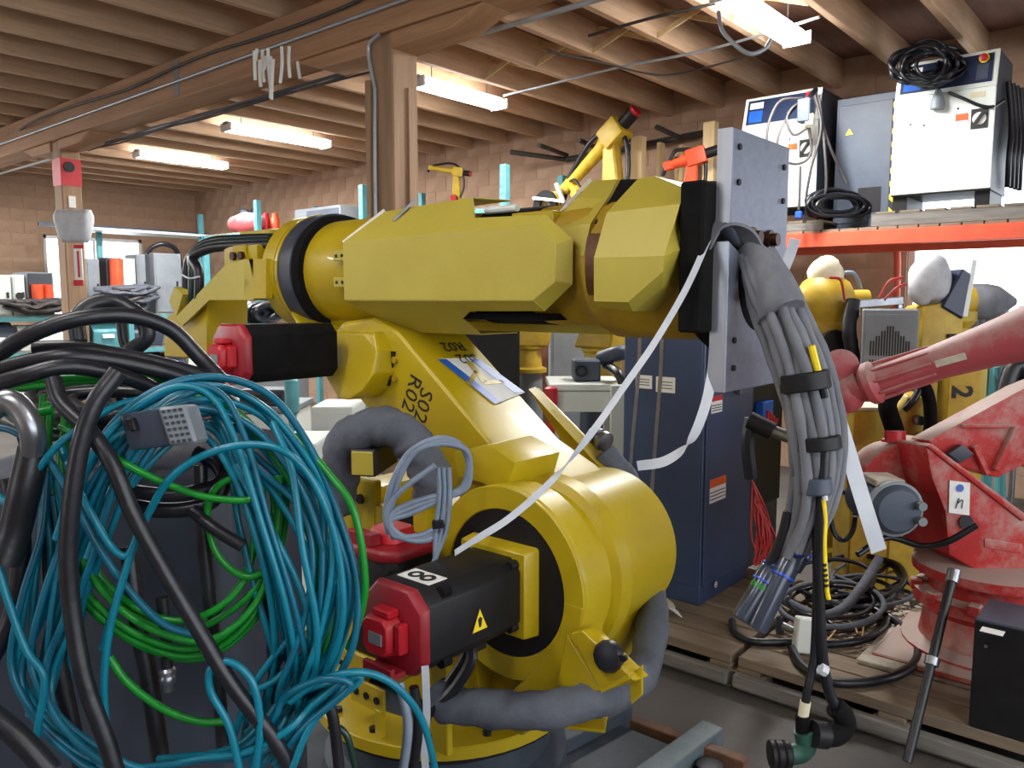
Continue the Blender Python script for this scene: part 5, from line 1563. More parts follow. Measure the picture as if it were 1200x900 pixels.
def controller(y1, y0, x0, x1, z0, z1, label, seed):
    """white-fronted controller: slanted dark top panel, front faces -X"""
    t = thing('robot_controller', ((x0 + x1) / 2, (y0 + y1) / 2, z0 - .18), label, 'controller')
    zk = z1 - .27
    sl = .07
    MB().prism([V((x0 + .012, y0, z0)), V((x0 + .012, y0, zk)), V((x0 + .012 + sl, y0, z1 - .004)), V((x1, y0, z1 - .004)), V((x1, y0, z0))], (0, y1 - y0, 0)).build('body', 'cab_dark', t, bevel=.004)
    d = MB().bb((x0 - .006, y0, z0 + .01), (x0 + .011, y1, zk)).build('door', 'white', t, bevel=.004)
    fr = MB().prism([V((x0 - .004, y0, zk + .002)), V((x0 + .011, y0, zk + .002)), V((x0 + .011 + sl, y0, z1)), V((x0 - .004 + sl, y0, z1))], (0, y1 - y0, 0)).build('panel_frame', 'white', t, bevel=.003)
    def sp(f, h, off=.006):
        return V((x0 - .004 + sl * h - off, y0 + (y1 - y0) * f, zk + .002 + (z1 - zk) * h))
    pn = MB().prism([sp(.05, .12), sp(.95, .12), sp(.95, .9), sp(.05, .9)], (.004, 0, 0)).build('control_panel', 'navy', fr)
    MB().prism([sp(.74, .18, .008), sp(.92, .18, .008), sp(.92, .55, .008), sp(.74, .55, .008)], (.002, 0, 0)).build('blue_badge', 'sticker_blue', pn)
    MB().prism([sp(.74, .62, .008), sp(.92, .62, .008), sp(.92, .82, .008), sp(.74, .82, .008)], (.002, 0, 0)).build('pale_badge', 'paper', pn)
    MB().prism([sp(.09, .2, .008), sp(.2, .2, .008), sp(.2, .62, .008), sp(.09, .62, .008)], (.002, 0, 0)).build('key_strip', 'slate', pn)
    c = sp(.14, .78, .006)
    MB().cyl(c, c - V((.014, 0, 0)), .034, n=18).build('stop_collar', 'yellow_mark', pn)
    MB().lathe(c, (-1, 0, 0), [(.018, 0), (.018, .02), (.026, .022), (.026, .036), (.01, .042)], 18).build('stop_button', 'red', pn)
    w_ = y1 - y0
    # rotary isolator and warning label, right half of the door
    zc = zk - .22
    sw = MB().bb((x0 - .012, y0 + w_ * .06, zc - .07), (x0 - .006, y0 + w_ * .22, zc + .07)).build('switch_plate', 'ink', d)
    c = V((x0 - .012, y0 + w_ * .14, zc))
    MB().cyl(c, c - V((.004, 0, 0)), .045, n=20).build('switch_dial', 'paper', sw)
    MB().box(c - V((.014, 0, 0)), (.02, .02, .09), mx=Matrix.Rotation(R(35), 3, 'X')).build('switch_knob', 'ink', sw)
    lb2 = MB().bb((x0 - .009, y0 + w_ * .25, zc - .085), (x0 - .006, y0 + w_ * .37, zc + .05)).build('warning_label', 'paper', d)
    MB().bb((x0 - .010, y0 + w_ * .25, zc), (x0 - .009, y0 + w_ * .37, zc + .05)).build('label_band', 'sign_orange', lb2)
    MB().bb((x0 - .009, y0 + w_ * .10, zk - .07), (x0 - .006, y0 + w_ * .24, zk - .03)).build('type_plate', 'cream', d)
    for f_, z_ in ((.68, -.22), (.82, -.2), (.35, -.13)):
        c = V((x0 - .006, y0 + w_ * f_, zk + z_))
        MB().cyl(c, c - V((.004, 0, 0)), .008, n=8).build('lock', 'ink', d)
    # feet
    for yy_ in (y0 + .06, y1 - .06):
        MB().bb((x0 + .05, yy_ - .05, z0 - .12), (x1 - .05, yy_ + .05, z0)).build('foot', 'black', t, bevel=.003)
    return t
c1_ = controller(1.88, 1.20, 6.75, 7.32, 2.50, 3.50, 'white-fronted controller with red stop button, under a black cable heap on the shelf', 1)
c2_ = controller(3.12, 2.46, 6.75, 7.32, 2.47, 3.44, 'white-fronted controller with wires dangling over its front, behind the end plate', 2)
# low pallets under both
def small_pallet(y0, y1, x0, x1, z0, z1, label):
    t = thing('shelf_pallet', ((x0 + x1) / 2, (y0 + y1) / 2, z0), label, 'pallet')
    for k_ in range(3):
        xx = x0 + (x1 - x0) * k_ / 2
        MB().bb((xx - .02 + (.02 if k_ == 0 else -.02 if k_ == 2 else 0), y0, z0), (xx + .02 + (.02 if k_ == 0 else -.02 if k_ == 2 else 0), y1, z1 - .02)).build('stringer', 'plank_grey', t, bevel=.003)
    nn = 6
    for k_ in range(nn):
        ya = y0 + (y1 - y0) * k_ / nn
        MB().bb((x0, ya, z1 - .019), (x1, ya + (y1 - y0) / nn * .82, z1)).build('slat', 'plank', t, bevel=.002)
small_pallet(.95, 1.98, XR0 + .02, 7.6, DK + .001, 2.38, 'flat wooden pallet under the controller with the red stop button')
small_pallet(2.36, 3.3, XR0 + .02, 7.6, DK + .001, 2.35, 'flat wooden pallet under the controller with dangling wires')
# dark cabinet between, with hazard stripe
dk = thing('dark_cabinet', (7.3, 2.15, DK), 'dark slate cabinet between two white controllers, with hazard-striped edge', 'cabinet')
MB().bb((7.0, 1.93, DK), (7.6, 2.40, 3.36)).build('body', 'slate', dk, bevel=.006)
MB().bb((6.994, 1.96, 2.34), (7.0, 2.38, 3.3)).build('door', 'slate', dk, bevel=.003)
hz = MB().bb((6.99, 1.925, 2.34), (6.996, 1.958, 3.3)).build('hazard_strip', 'ink', dk)
for k in range(9):
    z = 2.38 + k * .103
    MB().prism([V((6.987, 1.927, z)), V((6.987, 1.956, z + .03)), V((6.987, 1.956, z + .07)), V((6.987, 1.927, z + .04))], (.003, 0, 0)).build('hazard_mark', 'yellow_mark', hz)
c = V((6.99, 2.26, 3.06))
MB().prism([c, c + V((0, .06, 0)), c + V((0, .03, .05))], (.003, 0, 0)).build('warning_triangle', 'yellow_mark', dk)
MB().bb((6.99, 2.02, 2.42), (6.994, 2.2, 2.62)).build('vent', 'black', dk)

# cable heap on the right controller
random.seed(51)
for k in range(13):
    cx, cy = 1086 + random.uniform(-10, 12), 76 + random.uniform(-8, 8)
    rx, ry = random.uniform(24, 44), random.uniform(10, 24)
    rot_ = random.uniform(-.35, .1)
    pts = []
    for q_ in range(14):
        t = 2 * PI * q_ / 14
        ex, ey = rx * math.cos(t), ry * math.sin(t)
        pts.append(at(cx + ex * math.cos(rot_) - ey * math.sin(rot_), cy + ex * math.sin(rot_) + ey * math.cos(rot_), 6.02 + .02 * k * .5 - .02 * (ey / 10) + random.uniform(0, .03)))
    tag(MB().tube(pts, random.uniform(.010, .015), 6, 5, closed=True).build('black_coil', 'black_rubber', ang=60), 'black cable loop heaped on the controller with the red stop button', 'cable', 'cable heap on the right controller')
gp = thing('grey_plug', V((6.70, 1.60, 3.12)), 'grey plug on a black lead hanging over the white controller front', 'plug')
MB().lathe((6.71, 1.57, 3.16), (0, 0, 1), [(.05, -.05), (.05, 0), (.035, .05), (.02, .09)], 12).build('hood', 'grey_metal', gp, bevel=.003)
MB().tube([(6.71, 1.57, 3.24), (6.72, 1.58, 3.32), (6.8, 1.6, 3.46), (6.9, 1.6, 3.52)], .014).build('lead', 'black_rubber', gp, ang=60)
cable('hanging_lead', [(6.72, 1.50, 3.22), (6.71, 1.40, 3.16), (6.72, 1.30, 3.10), (6.74, 1.22, 3.08), (6.86, 1.17, 3.14)], .012, 'black_rubber', 'black lead stretched across the white controller front to its side')
for k in range(4):
    yv = 1.17 - .012 * k
    xx = 7.0 + .09 * k
    cable('side_cable', [(xx, yv, 3.3), (xx + .04, yv - .03, 3.0), (xx + .02, yv - .03, 2.75), (xx + .1, yv - .02, 2.55)], .02, 'black_rubber', 'black cable hanging down the side of the right controller', group='cables on the controller side')
# wires dangling on the left controller
random.seed(61)
WB_ = [
    [(945, 118, 6.6), (928, 130, 6.55), (912, 160, 6.5), (915, 185, 6.5), (935, 192, 6.5), (950, 180, 6.5), (948, 150, 6.5)],
    [(940, 115, 6.6), (915, 118, 6.55), (902, 140, 6.5), (898, 165, 6.5)],
    [(955, 112, 6.6), (962, 150, 6.5), (950, 200, 6.5), (945, 240, 6.55), (958, 252, 6.55)],
    [(960, 115, 6.6), (966, 170, 6.5), (968, 220, 6.5), (960, 245, 6.55)],
    [(958, 118, 6.6), (970, 165, 6.55), (985, 200, 6.6), (992, 215, 6.6)],
    [(938, 195, 6.5), (937, 230, 6.5), (936, 246, 6.5)],
    [(946, 150, 6.48), (930, 158, 6.48), (922, 140, 6.5), (930, 125, 6.52), (946, 118, 6.6)],
]
for k, pts in enumerate(WB_):
    px_cable('dangling_wire', pts, .011, 'dkwire', 'dark wire dangling over the white controller behind the end plate', 'wires on the left controller', 'wire')
pg = thing('pendant_plug', at(943, 130, 6.5), 'grey box plug hanging at the corner of the left controller', 'plug')
MB().box(at(944, 130, 6.5), (.10, .10, .18)).build('housing', 'slate', pg, bevel=.008)
MB().tube([at(946, 122, 6.5), at(950, 112, 6.6), at(956, 105, 6.7)], .02).build('lead', 'black_rubber', pg, ang=60)
MB().box(at(949, 140, 6.45), (.03, .06, .08)).build('tag', 'cream', pg)
tag(MB().box(at(936, 252, 6.5), (.05, .05, .06)).build('blue_cap', 'glow_blue', bevel=.01), 'small bright blue cap on a wire end at the shelf edge', 'cap')
for k in range(8):
    cx, cz = 978 + random.uniform(-10, 12), 238 + random.uniform(-4, 8)
    rx, ry = random.uniform(24, 36), random.uniform(10, 20)
    pts = [at(cx + rx * math.cos(t), min(cz + ry * math.sin(t), 253), 6.55 + .1 * math.cos(t) + .01 * k) for t in [2 * PI * q_ / 12 for q_ in range(12)]]
    tag(MB().tube(pts, .015, 6, 5, closed=True).build('black_coil', 'black_rubber', ang=60), 'black cable coil lying between the two white controllers', 'cable', 'coils on the shelf edge')
# ================================================================== smaller robots of the background
def mini_robot(base, head, s, label, q2=20, q3=-10, body='yellow_bg', basem='yellow_bg', lid='red', bag=None, ped=0.0, pedm='grey_metal', fore=1.0, z_only=None):
    """six-axis robot: base, turret, lower arm, elbow, forearm, wrist; head = heading angle, q2 lean, q3 forearm pitch (deg)"""
    base = V(base)
    t = thing('small_robot', base, label, 'robot')
    hx, hy = V((math.cos(head), math.sin(head), 0)), V((-math.sin(head), math.cos(head), 0))
    z = V((0, 0, 1))
    b0 = base + z * ped
    if ped:
        MB().lathe(base, z, [(.25 * s, 0), (.25 * s, .03), (.2 * s, .05), (.17 * s, ped)], 20).build('pedestal', pedm, t)
    MB().lathe(b0, z, [(.22 * s, 0), (.22 * s, .04 * s), (.17 * s, .06 * s), (.15 * s, .24 * s), (.17 * s, .26 * s), (.17 * s, .28 * s)], 20).build('base', basem, t)
    sh = b0 + hx * .12 * s + z * .48 * s
    tu = MB()
    tu.prism([b0 + hx * (-.2 * s) + z * .28 * s - hy * .15 * s, b0 + hx * (.22 * s) + z * .28 * s - hy * .15 * s, b0 + hx * (.26 * s) + z * .52 * s - hy * .15 * s, b0 + hx * .14 * s + z * .62 * s - hy * .15 * s, b0 + hx * (-.12 * s) + z * .44 * s - hy * .15 * s], hy * .3 * s)
    tu.build('turret', body, t, bevel=.02 * s)
    mt = MB().cyl(sh + hy * .15 * s, sh + hy * .36 * s, .09 * s, n=14).build('motor', 'black', t)
    MB().cyl(sh + hy * .36 * s, sh + hy * .40 * s, .085 * s, n=14).build('motor_cap', lid, mt)
    a = R(q2)
    la = hx * math.sin(a) + z * math.cos(a)
    el = sh + la * .70 * s
    n1 = la.cross(hy)
    lo = MB()
    lo.prism([sh - n1 * .12 * s - la * .10 * s - hy * .08 * s, sh + n1 * .12 * s - la * .10 * s - hy * .08 * s, sh + n1 * .13 * s + la * .08 * s - hy * .08 * s, el + n1 * .08 * s - hy * .08 * s, el + n1 * .05 * s + la * .1 * s - hy * .08 * s, el - n1 * .05 * s + la * .1 * s - hy * .08 * s, el - n1 * .08 * s - hy * .08 * s, sh - n1 * .13 * s + la * .08 * s - hy * .08 * s], hy * .16 * s)
    lo.build('lower_arm', body, t, bevel=.02 * s)
    c = R(q3)
    fa_ = hx * math.cos(c) + z * math.sin(c)
    fn = fa_.cross(hy)
    e2 = el + z * .08 * s
    MB().box(e2 - fa_ * .06 * s, (.3 * s, .26 * s, .26 * s), mx=Matrix((fa_, hy, fn)).transposed()).build('elbow', body, t, bevel=.03 * s, seg=2)
    em = MB().cyl(e2 - fa_ * .2 * s, e2 - fa_ * .40 * s, .08 * s, n=14).build('motor', 'black', t)
    MB().cyl(e2 - fa_ * .40 * s, e2 - fa_ * .44 * s, .075 * s, n=14).build('motor_cap', lid, em)
    L = .68 * s * fore
    MB().lathe(e2 + fa_ * .05 * s, fa_, [(.11 * s, 0), (.11 * s, .06 * s), (.085 * s, .12 * s), (.065 * s, L)], 18).build('forearm', body, t)
    w_ = e2 + fa_ * (L + .05 * s)
    MB().box(w_ + fa_ * .03 * s, (.16 * s, .12 * s, .14 * s), mx=Matrix((fa_, hy, fn)).transposed()).build('wrist', body, t, bevel=.02 * s)
    dn = (fa_ * .4 - fn * 0 - z * .9).normalized()
    MB().cyl(w_ + fa_ * .08 * s, w_ + fa_ * .08 * s + dn * .14 * s, .05 * s, .04 * s, n=14).build('tool_flange', 'black', t)
    MB().tube([sh - hx * .1 * s + hy * .1 * s, sh - hx * .22 * s + la * .35 * s, el - hx * .15 * s + z * .12 * s, e2 + fa_ * .2 * s + fn * .16 * s + z * .02, w_ + fn * .07 * s], .03 * s, 8).build('hose', 'black_rubber', t, ang=60)
    if bag:
        c0 = e2 + fa_ * bag[0] * s + z * bag[1] * s
        random.seed(int(base.x * 100))
        rings = []
        m_ = 9
        for j in range(m_ + 1):
            th = PI * j / m_
            ring = []
            for i in range(16):
                ph = 2 * PI * i / 16
                k_ = 1 + .09 * math.sin(3 * ph + j) + random.uniform(-.04, .04)
                rr_ = max(math.sin(th) ** .7, .02) * k_
                ring.append(c0 + V((math.cos(ph) * rr_ * bag[2] * s, math.sin(ph) * rr_ * bag[2] * s, -math.cos(th) * bag[3] * s)))
            rings.append(ring)
        MB().loft(rings).build('dust_cover', bag[4], t, ang=80)
    return t

# --- robots standing on the rack deck, above the big arm
mini_robot(onX(729, 250, 7.05).xy.to_3d() + V((0, 0, DK)), R(88), .86, 'pale yellow robot on the rack shelf with its arm sloping down, behind the big arm', q2=4, q3=-38, body='yellow_bg', basem='black', fore=1.1)
mini_robot(onX(684, 240, 6.85).xy.to_3d() + V((0, 0, DK)), R(60), .46, 'low yellow robot on the shelf with a red motor cap, under the sloping pale arm', q2=20, q3=25, body='yellow_bg', fore=.7)
o_r = mini_robot(onX(815, 240, 6.95).xy.to_3d() + V((0, 0, DK)), R(110), .60, 'orange robot folded up on the shelf between pine studs', q2=-5, q3=-15, body='orange', basem='orange', lid='orange', fore=.45)
mini_robot(onX(540, 260, 7.15).xy.to_3d() + V((0, 0, 2.72)), R(120), .42, 'tiny yellow robot perched on the upper rack shelf past the timber post', q2=0, q3=10)
# pine studs
for (px, yt, w_, lb) in [(747, 160, .13, 'broad pine stud standing on the shelf next to the yellow and black robot'), (773, 167, .05, 'slim pine stud standing farthest back on the shelf'), (799, 170, .045, 'slim pine stud with a white tag beside the orange robot'), (832, 143, .12, 'tall pine stud on the shelf against the aluminium end plate')]:
    p = onX(px, yt, 7.25 if w_ > .1 else 7.6)
    t = MB().bb((p.x - .02, p.y - w_ / 2, DK), (p.x + .07, p.y + w_ / 2, p.z))
    if px in (832, 747):
        t.bb((p.x - .022, p.y - w_ / 2 - .1, DK), (p.x - .02 + .09, p.y + w_ / 2 + .1, DK + .06))
    o = tag(t.build('pine_stud', 'stud', bevel=.003), lb, 'stud')
    if px == 832:
        MB().box((p.x + .02, p.y, onX(832, 216, 7.25).z), (.11, w_ + .02, .05)).build('band', 'black', o)
cross = onX(815, 180, 7.6)
tag(MB().bb((7.62, cross.y - .25, cross.z - .07), (7.66, cross.y + .25, cross.z + .07)).bb((7.62, cross.y - .25, DK), (7.66, cross.y - .2, cross.z)).bb((7.62, cross.y + .2, DK), (7.66, cross.y + .25, cross.z)).build('pine_trestle', 'stud', bevel=.003), 'low pine trestle with a wide top board behind the orange robot', 'trestle')
# wheel-like reel with white bars near the raised robot
p = onX(700 - 50, 238, 7.0)
rl = thing('cable_reel', V((7.0, p.y, DK)), 'black and yellow reel with white bars on the shelf past the big arm', 'reel')
for k in range(3):
    MB().annulus(V((6.95 + .06 * k, p.y + .1, p.z - .02)), V((6.98 + .06 * k, p.y + .1, p.z - .02)), .16, .07, 24).build('rim', ['black', 'yellow_bg', 'white'][k], rl)
MB().bb((6.96, p.y + .06, DK), (7.1, p.y + .14, p.z - .1)).build('stand', 'black', rl)
MB().bar(onX(625, 232, 6.93), onX(662, 236, 6.93), .03, .03).build('bar', 'white', rl)
MB().bar(onX(652, 215, 6.93), onX(660, 236, 6.93), .035, .035).build('bar', 'white', rl)

# --- items on the upper rack shelf, left
UD = 2.72
def box_px(name, x, px0, py0, px1, py1, dx, m, label, cat, z0=None, bev=.006, group=None):
    a, b = onX(px0, py0, x), onX(px1, py1, x)
    zb = min(a.z, b.z) if z0 is None else z0
    return tag(MB().bb((x, b.y, zb), (x + dx, a.y, max(a.z, b.z))).build(name, m, bevel=bev), label, cat, group)
gb = thing('grey_equipment_case', V((7.2, onX(370, 262, 7.0).y, UD)), 'grey steel equipment case with cables on the upper rack shelf', 'case')
a, b = onX(345, 246, 6.9), onX(399, 270, 6.9)
MB().bb((6.9, b.y, UD), (7.4, a.y, a.z)).build('body', 'grey_metal', gb, bevel=.008)
MB().bb((6.89, b.y + .03, UD + .1), (6.9, a.y - .3, a.z - .04)).build('front_panel', 'slate', gb, bevel=.003)
MB().tube([V((6.88, b.y + .1, UD + .12)), V((6.85, b.y + .3, UD + .05)), V((6.86, b.y + .5, UD + .1))], .03).build('red_lead', 'redwire', gb)
for k, (px, m_, lb) in enumerate([(286, 'slate', 'dark round motor can on the upper rack shelf'), (299, 'black', 'black round motor can beside a red one on the upper shelf')]):
    p = onX(px, 245, 7.1)
    o = MB().lathe(V((p.x, p.y, UD)), (0, 0, 1), [(.09, 0), (.09, (p.z - UD) * .8), (.08, (p.z - UD) * .85), (.08, p.z - UD - .02), (.05, p.z - UD)], 16).build('motor_can', m_)
    tag(o, lb, 'motor')
for k, (px, m_) in enumerate([(311, 'red'), (322, 'orange')]):
    p = onX(px, 250, 7.1)
    o = MB().lathe(V((p.x, p.y, UD)), (0, 0, 1), [(.07, 0), (.07, (p.z - UD) * .7), (.05, (p.z - UD) * .8), (.05, p.z - UD)], 16).build('gas_bottle', m_)
    tag(o, ['red bottle-shaped canister on the upper rack shelf', 'orange bottle-shaped canister on the upper rack shelf'][k], 'canister')
p = onX(285, 268, 6.8)
rings = []
random.seed(71)
for j in range(9):
    x_ = -.45 + .9 * j / 8
    r_ = .13 * math.sqrt(max(1 - (x_ / .5) ** 2, .05))
    rings.append([V((6.85 + math.cos(t) * r_ * 1.1, p.y - x_, UD + .16 + math.sin(t) * r_ * (1.2 + .1 * math.sin(j * 2)))) for t in [2 * PI * q_ / 12 for q_ in range(12)]])
tag(MB().loft(rings).build('plastic_bag', 'red_arm', ang=80), 'red item wrapped in clear film lying on the upper rack shelf', 'bag')

# --- under the arm: row of machines standing on the floor behind the robot
mini_robot(at(617, 470, 6.3).xy.to_3d(), R(-40), .72, 'yellow robot with black and red motor on a round grey pedestal', q2=-15, q3=15, ped=1.14, pedm='grey_metal')
mini_robot(at(705, 470, 5.9).xy.to_3d(), R(-100), .9, 'yellow robot draped in black cable behind the navy cabinet', q2=10, q3=5, ped=1.1, pedm='slate')
p = at(560, 410, 5.6)
bd = thing('black_cabinet', (p.x, p.y, 0), 'black cabinet with chalky streaks behind the big lower arm', 'cabinet')
MB().box((p.x, p.y, .80), (.5, .58, 1.56), rz=YAW).build('body', 'black', bd, bevel=.006)
MB().box(V((p.x, p.y, .85)) - V((math.cos(YAW), math.sin(YAW), 0)) * .252, (.006, .52, 1.36), rz=YAW).build('door', 'black', bd, bevel=.003)
MB().box((p.x, p.y, .01), (.46, .54, .02), rz=YAW).build('plinth', 'slate', bd)
p = at(672, 420, 7.0)
gcab = thing('grey_cabinet', (p.x, p.y, 0), 'tall grey steel cabinet beyond the white table', 'cabinet')
MB().box((p.x, p.y, .85), (.45, .42, 1.7), rz=YAW).build('body', 'grey_metal', gcab, bevel=.006)
MB().box(V((p.x, p.y, .85)) - V((math.cos(YAW), math.sin(YAW), 0)) * .227, (.006, .38, 1.6), rz=YAW).build('door', 'grey_metal', gcab, bevel=.003)
p = at(641, 420, 7.75)
bc_ = thing('wooden_crate', (p.x, p.y, 0), 'tall narrow crate of reddish-brown boards between the robot pedestal and grey cabinet', 'crate')
for k in range(4):
    MB().box(V((p.x, p.y, .80)) + V((math.sin(YAW), -math.cos(YAW), 0)) * (-.16 + .107 * k), (.4, .1, 1.6), rz=YAW).build('board', 'crate', bc_, bevel=.004)
# white table with equipment
tt = at(686, 447, 5.0)
Rh = V((math.sin(YAW), -math.cos(YAW), 0))
Fh = V((math.cos(YAW), math.sin(YAW), 0))
ztab = at(686, 449, 5.0).z
tb = thing('work_table', (tt.x, tt.y, 0), 'white work table carrying grey equipment, between robot and navy cabinet', 'table')
tc = V((tt.x, tt.y, 0)) + Fh * .2
MB().box(tc + V((0, 0, ztab - .02)), (.55, .46, .04), rz=YAW).build('table_top', 'white', tb, bevel=.004)
MB().box(tc - Fh * .24 + V((0, 0, ztab - .11)), (.03, .44, .13), rz=YAW).build('apron', 'white', tb, bevel=.003)
for sx in (-1, 1):
    for sy in (-1, 1):
        MB().box(tc + Fh * .23 * sx + Rh * .19 * sy + V((0, 0, (ztab - .05) / 2)), (.05, .05, ztab - .05), rz=YAW).build('leg', 'white', tb, bevel=.003)
MB().box(tc + V((0, 0, .3)), (.5, .42, .03), rz=YAW).build('shelf', 'slate', tb, bevel=.003)
eq = thing('grey_gearbox', tc + V((0, 0, ztab)), 'grey gearbox with a round port and hose on the white table', 'gearbox')
MB().box(tc + Rh * .02 + V((0, 0, ztab + .07)), (.24, .17, .14), rz=YAW).build('housing', 'slate', eq, bevel=.012)
c = tc - Fh * .12 - Rh * .02 + V((0, 0, ztab + .07))
MB().annulus(c, c - Fh * .02, .04, .024, 18).build('port', 'black', eq)
MB().tube([tc + Rh * .12 + V((0, 0, ztab + .14)), tc + Rh * .22 + V((0, 0, ztab + .18)) - Fh * .1, tc + Rh * .34 + V((0, 0, ztab + .19)), tc + Rh * .5 + V((0, 0, ztab + .2))], .05, 10).build('hose', 'slate', eq, ang=60)
MB().tube([tc + Rh * .15 + V((0, 0, ztab + .1)), tc + Rh * .2 - Fh * .28 + V((0, 0, ztab + .06)), tc + Rh * .24 - Fh * .3 + V((0, 0, ztab - .1)), tc + Rh * .2 - Fh * .3 + V((0, 0, ztab - .18))], .03, 8).build('hose', 'black_rubber', eq, ang=60)
p = at(646, 455, 4.9)
tag(MB().lathe((p.x, p.y, 0), (0, 0, 1), [(.09, 0), (.09, .02), (.025, .03), (.025, p.z - .1), (.04, p.z - .1), (.04, p.z), (.02, p.z + .01)], 14).build('marker_post', 'red'), 'short red marker post standing beside the white table', 'post')
# upright white panel left of the cabinet
p = at(727, 560, 4.75)
wp = thing('white_stand', (p.x, p.y, 0), 'white upright stand next to the navy cabinet', 'stand')
MB().box((p.x, p.y, .60), (.05, .13, 1.2), rz=YAW).build('panel', 'white', wp, bevel=.004)
MB().box((p.x, p.y, .02), (.4, .3, .04), rz=YAW).build('foot', 'white', wp, bevel=.004)
# hose end fitting by the guard
o = MB().lathe(at(697, 512, 2.9), (at(713, 522, 2.85) - at(697, 512, 2.9)), [(.03, -.02), (.04, 0), (.04, .02), (.03, .022), (.03, .035), (.042, .038), (.042, .055), (.025, .06)], 18).build('hose_fitting', 'steel', rob)

# --- white boxes on floor at middle left
def floor_box(name, px, py, d, sx, sy, sz, m, label, cat, rz=YAW, z0=0.0):
    p = at(px, py, d)
    t = thing(name, (p.x, p.y, z0), label, cat)
    MB().box((p.x, p.y, z0 + sz / 2), (sx, sy, sz), rz=rz).build('body', m, t, bevel=.008)
    return t, V((p.x, p.y, z0))
t, p = floor_box('white_pc_case', 358, 520, 4.2, .42, .22, .98, 'white', 'white upright computer case seen past the teal cables', 'computer')
MB().box(p - Fh * .212 + Rh * .03 + V((0, 0, .80)), (.006, .07, .2), rz=YAW).build('drive_bay', 'black', t, bevel=.002)
MB().box(p - Fh * .212 - Rh * .06 + V((0, 0, .90)), (.006, .07, .05), rz=YAW).build('vent', 'grey_metal', t, bevel=.002)
t, p = floor_box('dark_pc_case', 376, 530, 4.6, .42, .16, .92, 'slate', 'slate computer case standing behind the white one', 'computer')
MB().box(p - Fh * .212 + V((0, 0, .8)), (.006, .1, .12), rz=YAW).build('drive_bay', 'black', t, bevel=.002)
t, p = floor_box('white_cabinet', 398, 500, 5.0, .4, .26, 1.06, 'white', 'plain white cabinet behind the arched grey hose', 'cabinet')
MB().box(p - Fh * .205 + V((0, 0, .55)), (.006, .23, .95), rz=YAW).build('door', 'white', t, bevel=.002)
t, p = floor_box('pale_bench', 300, 470, 6.2, .6, .7, .86, 'white', 'low pale bench with a grey device, below the red motor lid', 'bench')
MB().box(p + V((0, 0, .89)), (.64, .74, .04), rz=YAW).build('top', 'grey_metal', t, bevel=.004)
t, p = floor_box('grey_device', 312, 450, 6.1, .25, .34, .12, 'cab_dark', 'flat dark device lying on the pale bench', 'device', z0=.912)
MB().box(p - Fh * .127 + V((0, 0, .06)), (.006, .3, .05), rz=YAW).build('slot', 'ink', t)
tag(MB().lathe(at(342, 460, 5.6).xy.to_3d(), (0, 0, 1), [(.10, 0), (.10, .03), (.03, .05), (.03, .9), (.05, .92), (.05, 1.14), (.04, 1.15)], 16).build('teal_bollard', 'tealrack'), 'slim teal bollard post standing behind the elbow motor', 'post')
tag(MB().box(at(262, 470, 7.5).xy.to_3d() + V((0, 0, .5)), (.7, 1.0, 1.0), rz=0).box(at(262, 470, 7.5).xy.to_3d() + V((0, 0, 1.02)), (.74, 1.04, .04), rz=0).build('pale_counter', 'grey_metal', bevel=.01), 'pale grey counter far behind the red motor lid', 'counter')

# ================================================================== left background: shelving along the window wall
SX0, SX1, SY0, SY1 = 1.6, 7.4, 12.2, 13.2
SZ = 1.50
lr = thing('storage_shelving', (4.5, 12.7, 0), 'long teal shelving run below the window, loaded with cables and boxes', 'shelving')
for xx in (1.7, 3.6, 5.5, 7.3):
    for yy in (SY0 + .03, SY1 - .03):
        MB().bb((xx - .04, yy - .03, 0), (xx + .04, yy + .03, 2.85 if (yy > 12.5 and xx > 5) else 1.52)).build('upright', 'tealrack', lr, bevel=.004)
for z in (.55, 1.0, SZ):
    for yy in (SY0, SY1 - .05):
        MB().bb((SX0, yy, z - .09), (SX1, yy + .05, z - .02)).build('beam', 'tealrack', lr, bevel=.004)
    n = 20
    for k in range(n):
        xa = SX0 + (SX1 - SX0) * k / n
        MB().bb((xa + .004, SY0, z - .019), (xa + (SX1 - SX0) / n - .004, SY1, z)).build('deck_board', 'plank_grey', lr, bevel=.002)
# top rail with pale sheet
MB().bb((6.96, 12.77, 0), (7.04, 12.83, 3.13)).build('upright', 'tealrack', lr, bevel=.004)
tr0, tr1 = onY(45, 269, 13.15), onY(240, 273, 13.15)
MB().bb((tr0.x, 13.12, 2.80), (7.34, 13.18, 2.86)).build('top_rail', 'slate', lr, bevel=.004)
MB().bb((tr0.x + .3, 12.7, 2.755), (7.34, 13.3, 2.795)).build('top_sheet', 'white', lr, bevel=.003)
# boxes on the shelf
def shelf_box(px0, px1, py0, y, dy, m, label, cat='box', z0=SZ, door=None, name='electrical_box'):
    a, b = onY(px0, py0, y), onY(px1, py0, y)
    t = thing(name, ((a.x + b.x) / 2, y + dy / 2, z0), label, cat)
    MB().bb((a.x, y, z0), (b.x, y + dy, (a.z + b.z) / 2)).build('body', m, t, bevel=.008)
    if door:
        MB().bb((a.x + .02, y - .01, z0 + .02), (b.x - .02, y, (a.z + b.z) / 2 - .02)).build('door', door, t, bevel=.003)
    c = V((a.x + (b.x - a.x) * .8, y - .012, (z0 + a.z) / 2))
    MB().box(c, (.03, .02, .08)).build('latch', 'ink', t)
    return t, a, b
t, a, b = shelf_box(-12, 12, 322, 12.3, .3, 'white', 'small white switch box at the window end of the shelving', door='white')
t, a, b = shelf_box(14, 28, 322, 12.3, .3, 'white', 'small white switch box with two black dials on the shelving', door='white')
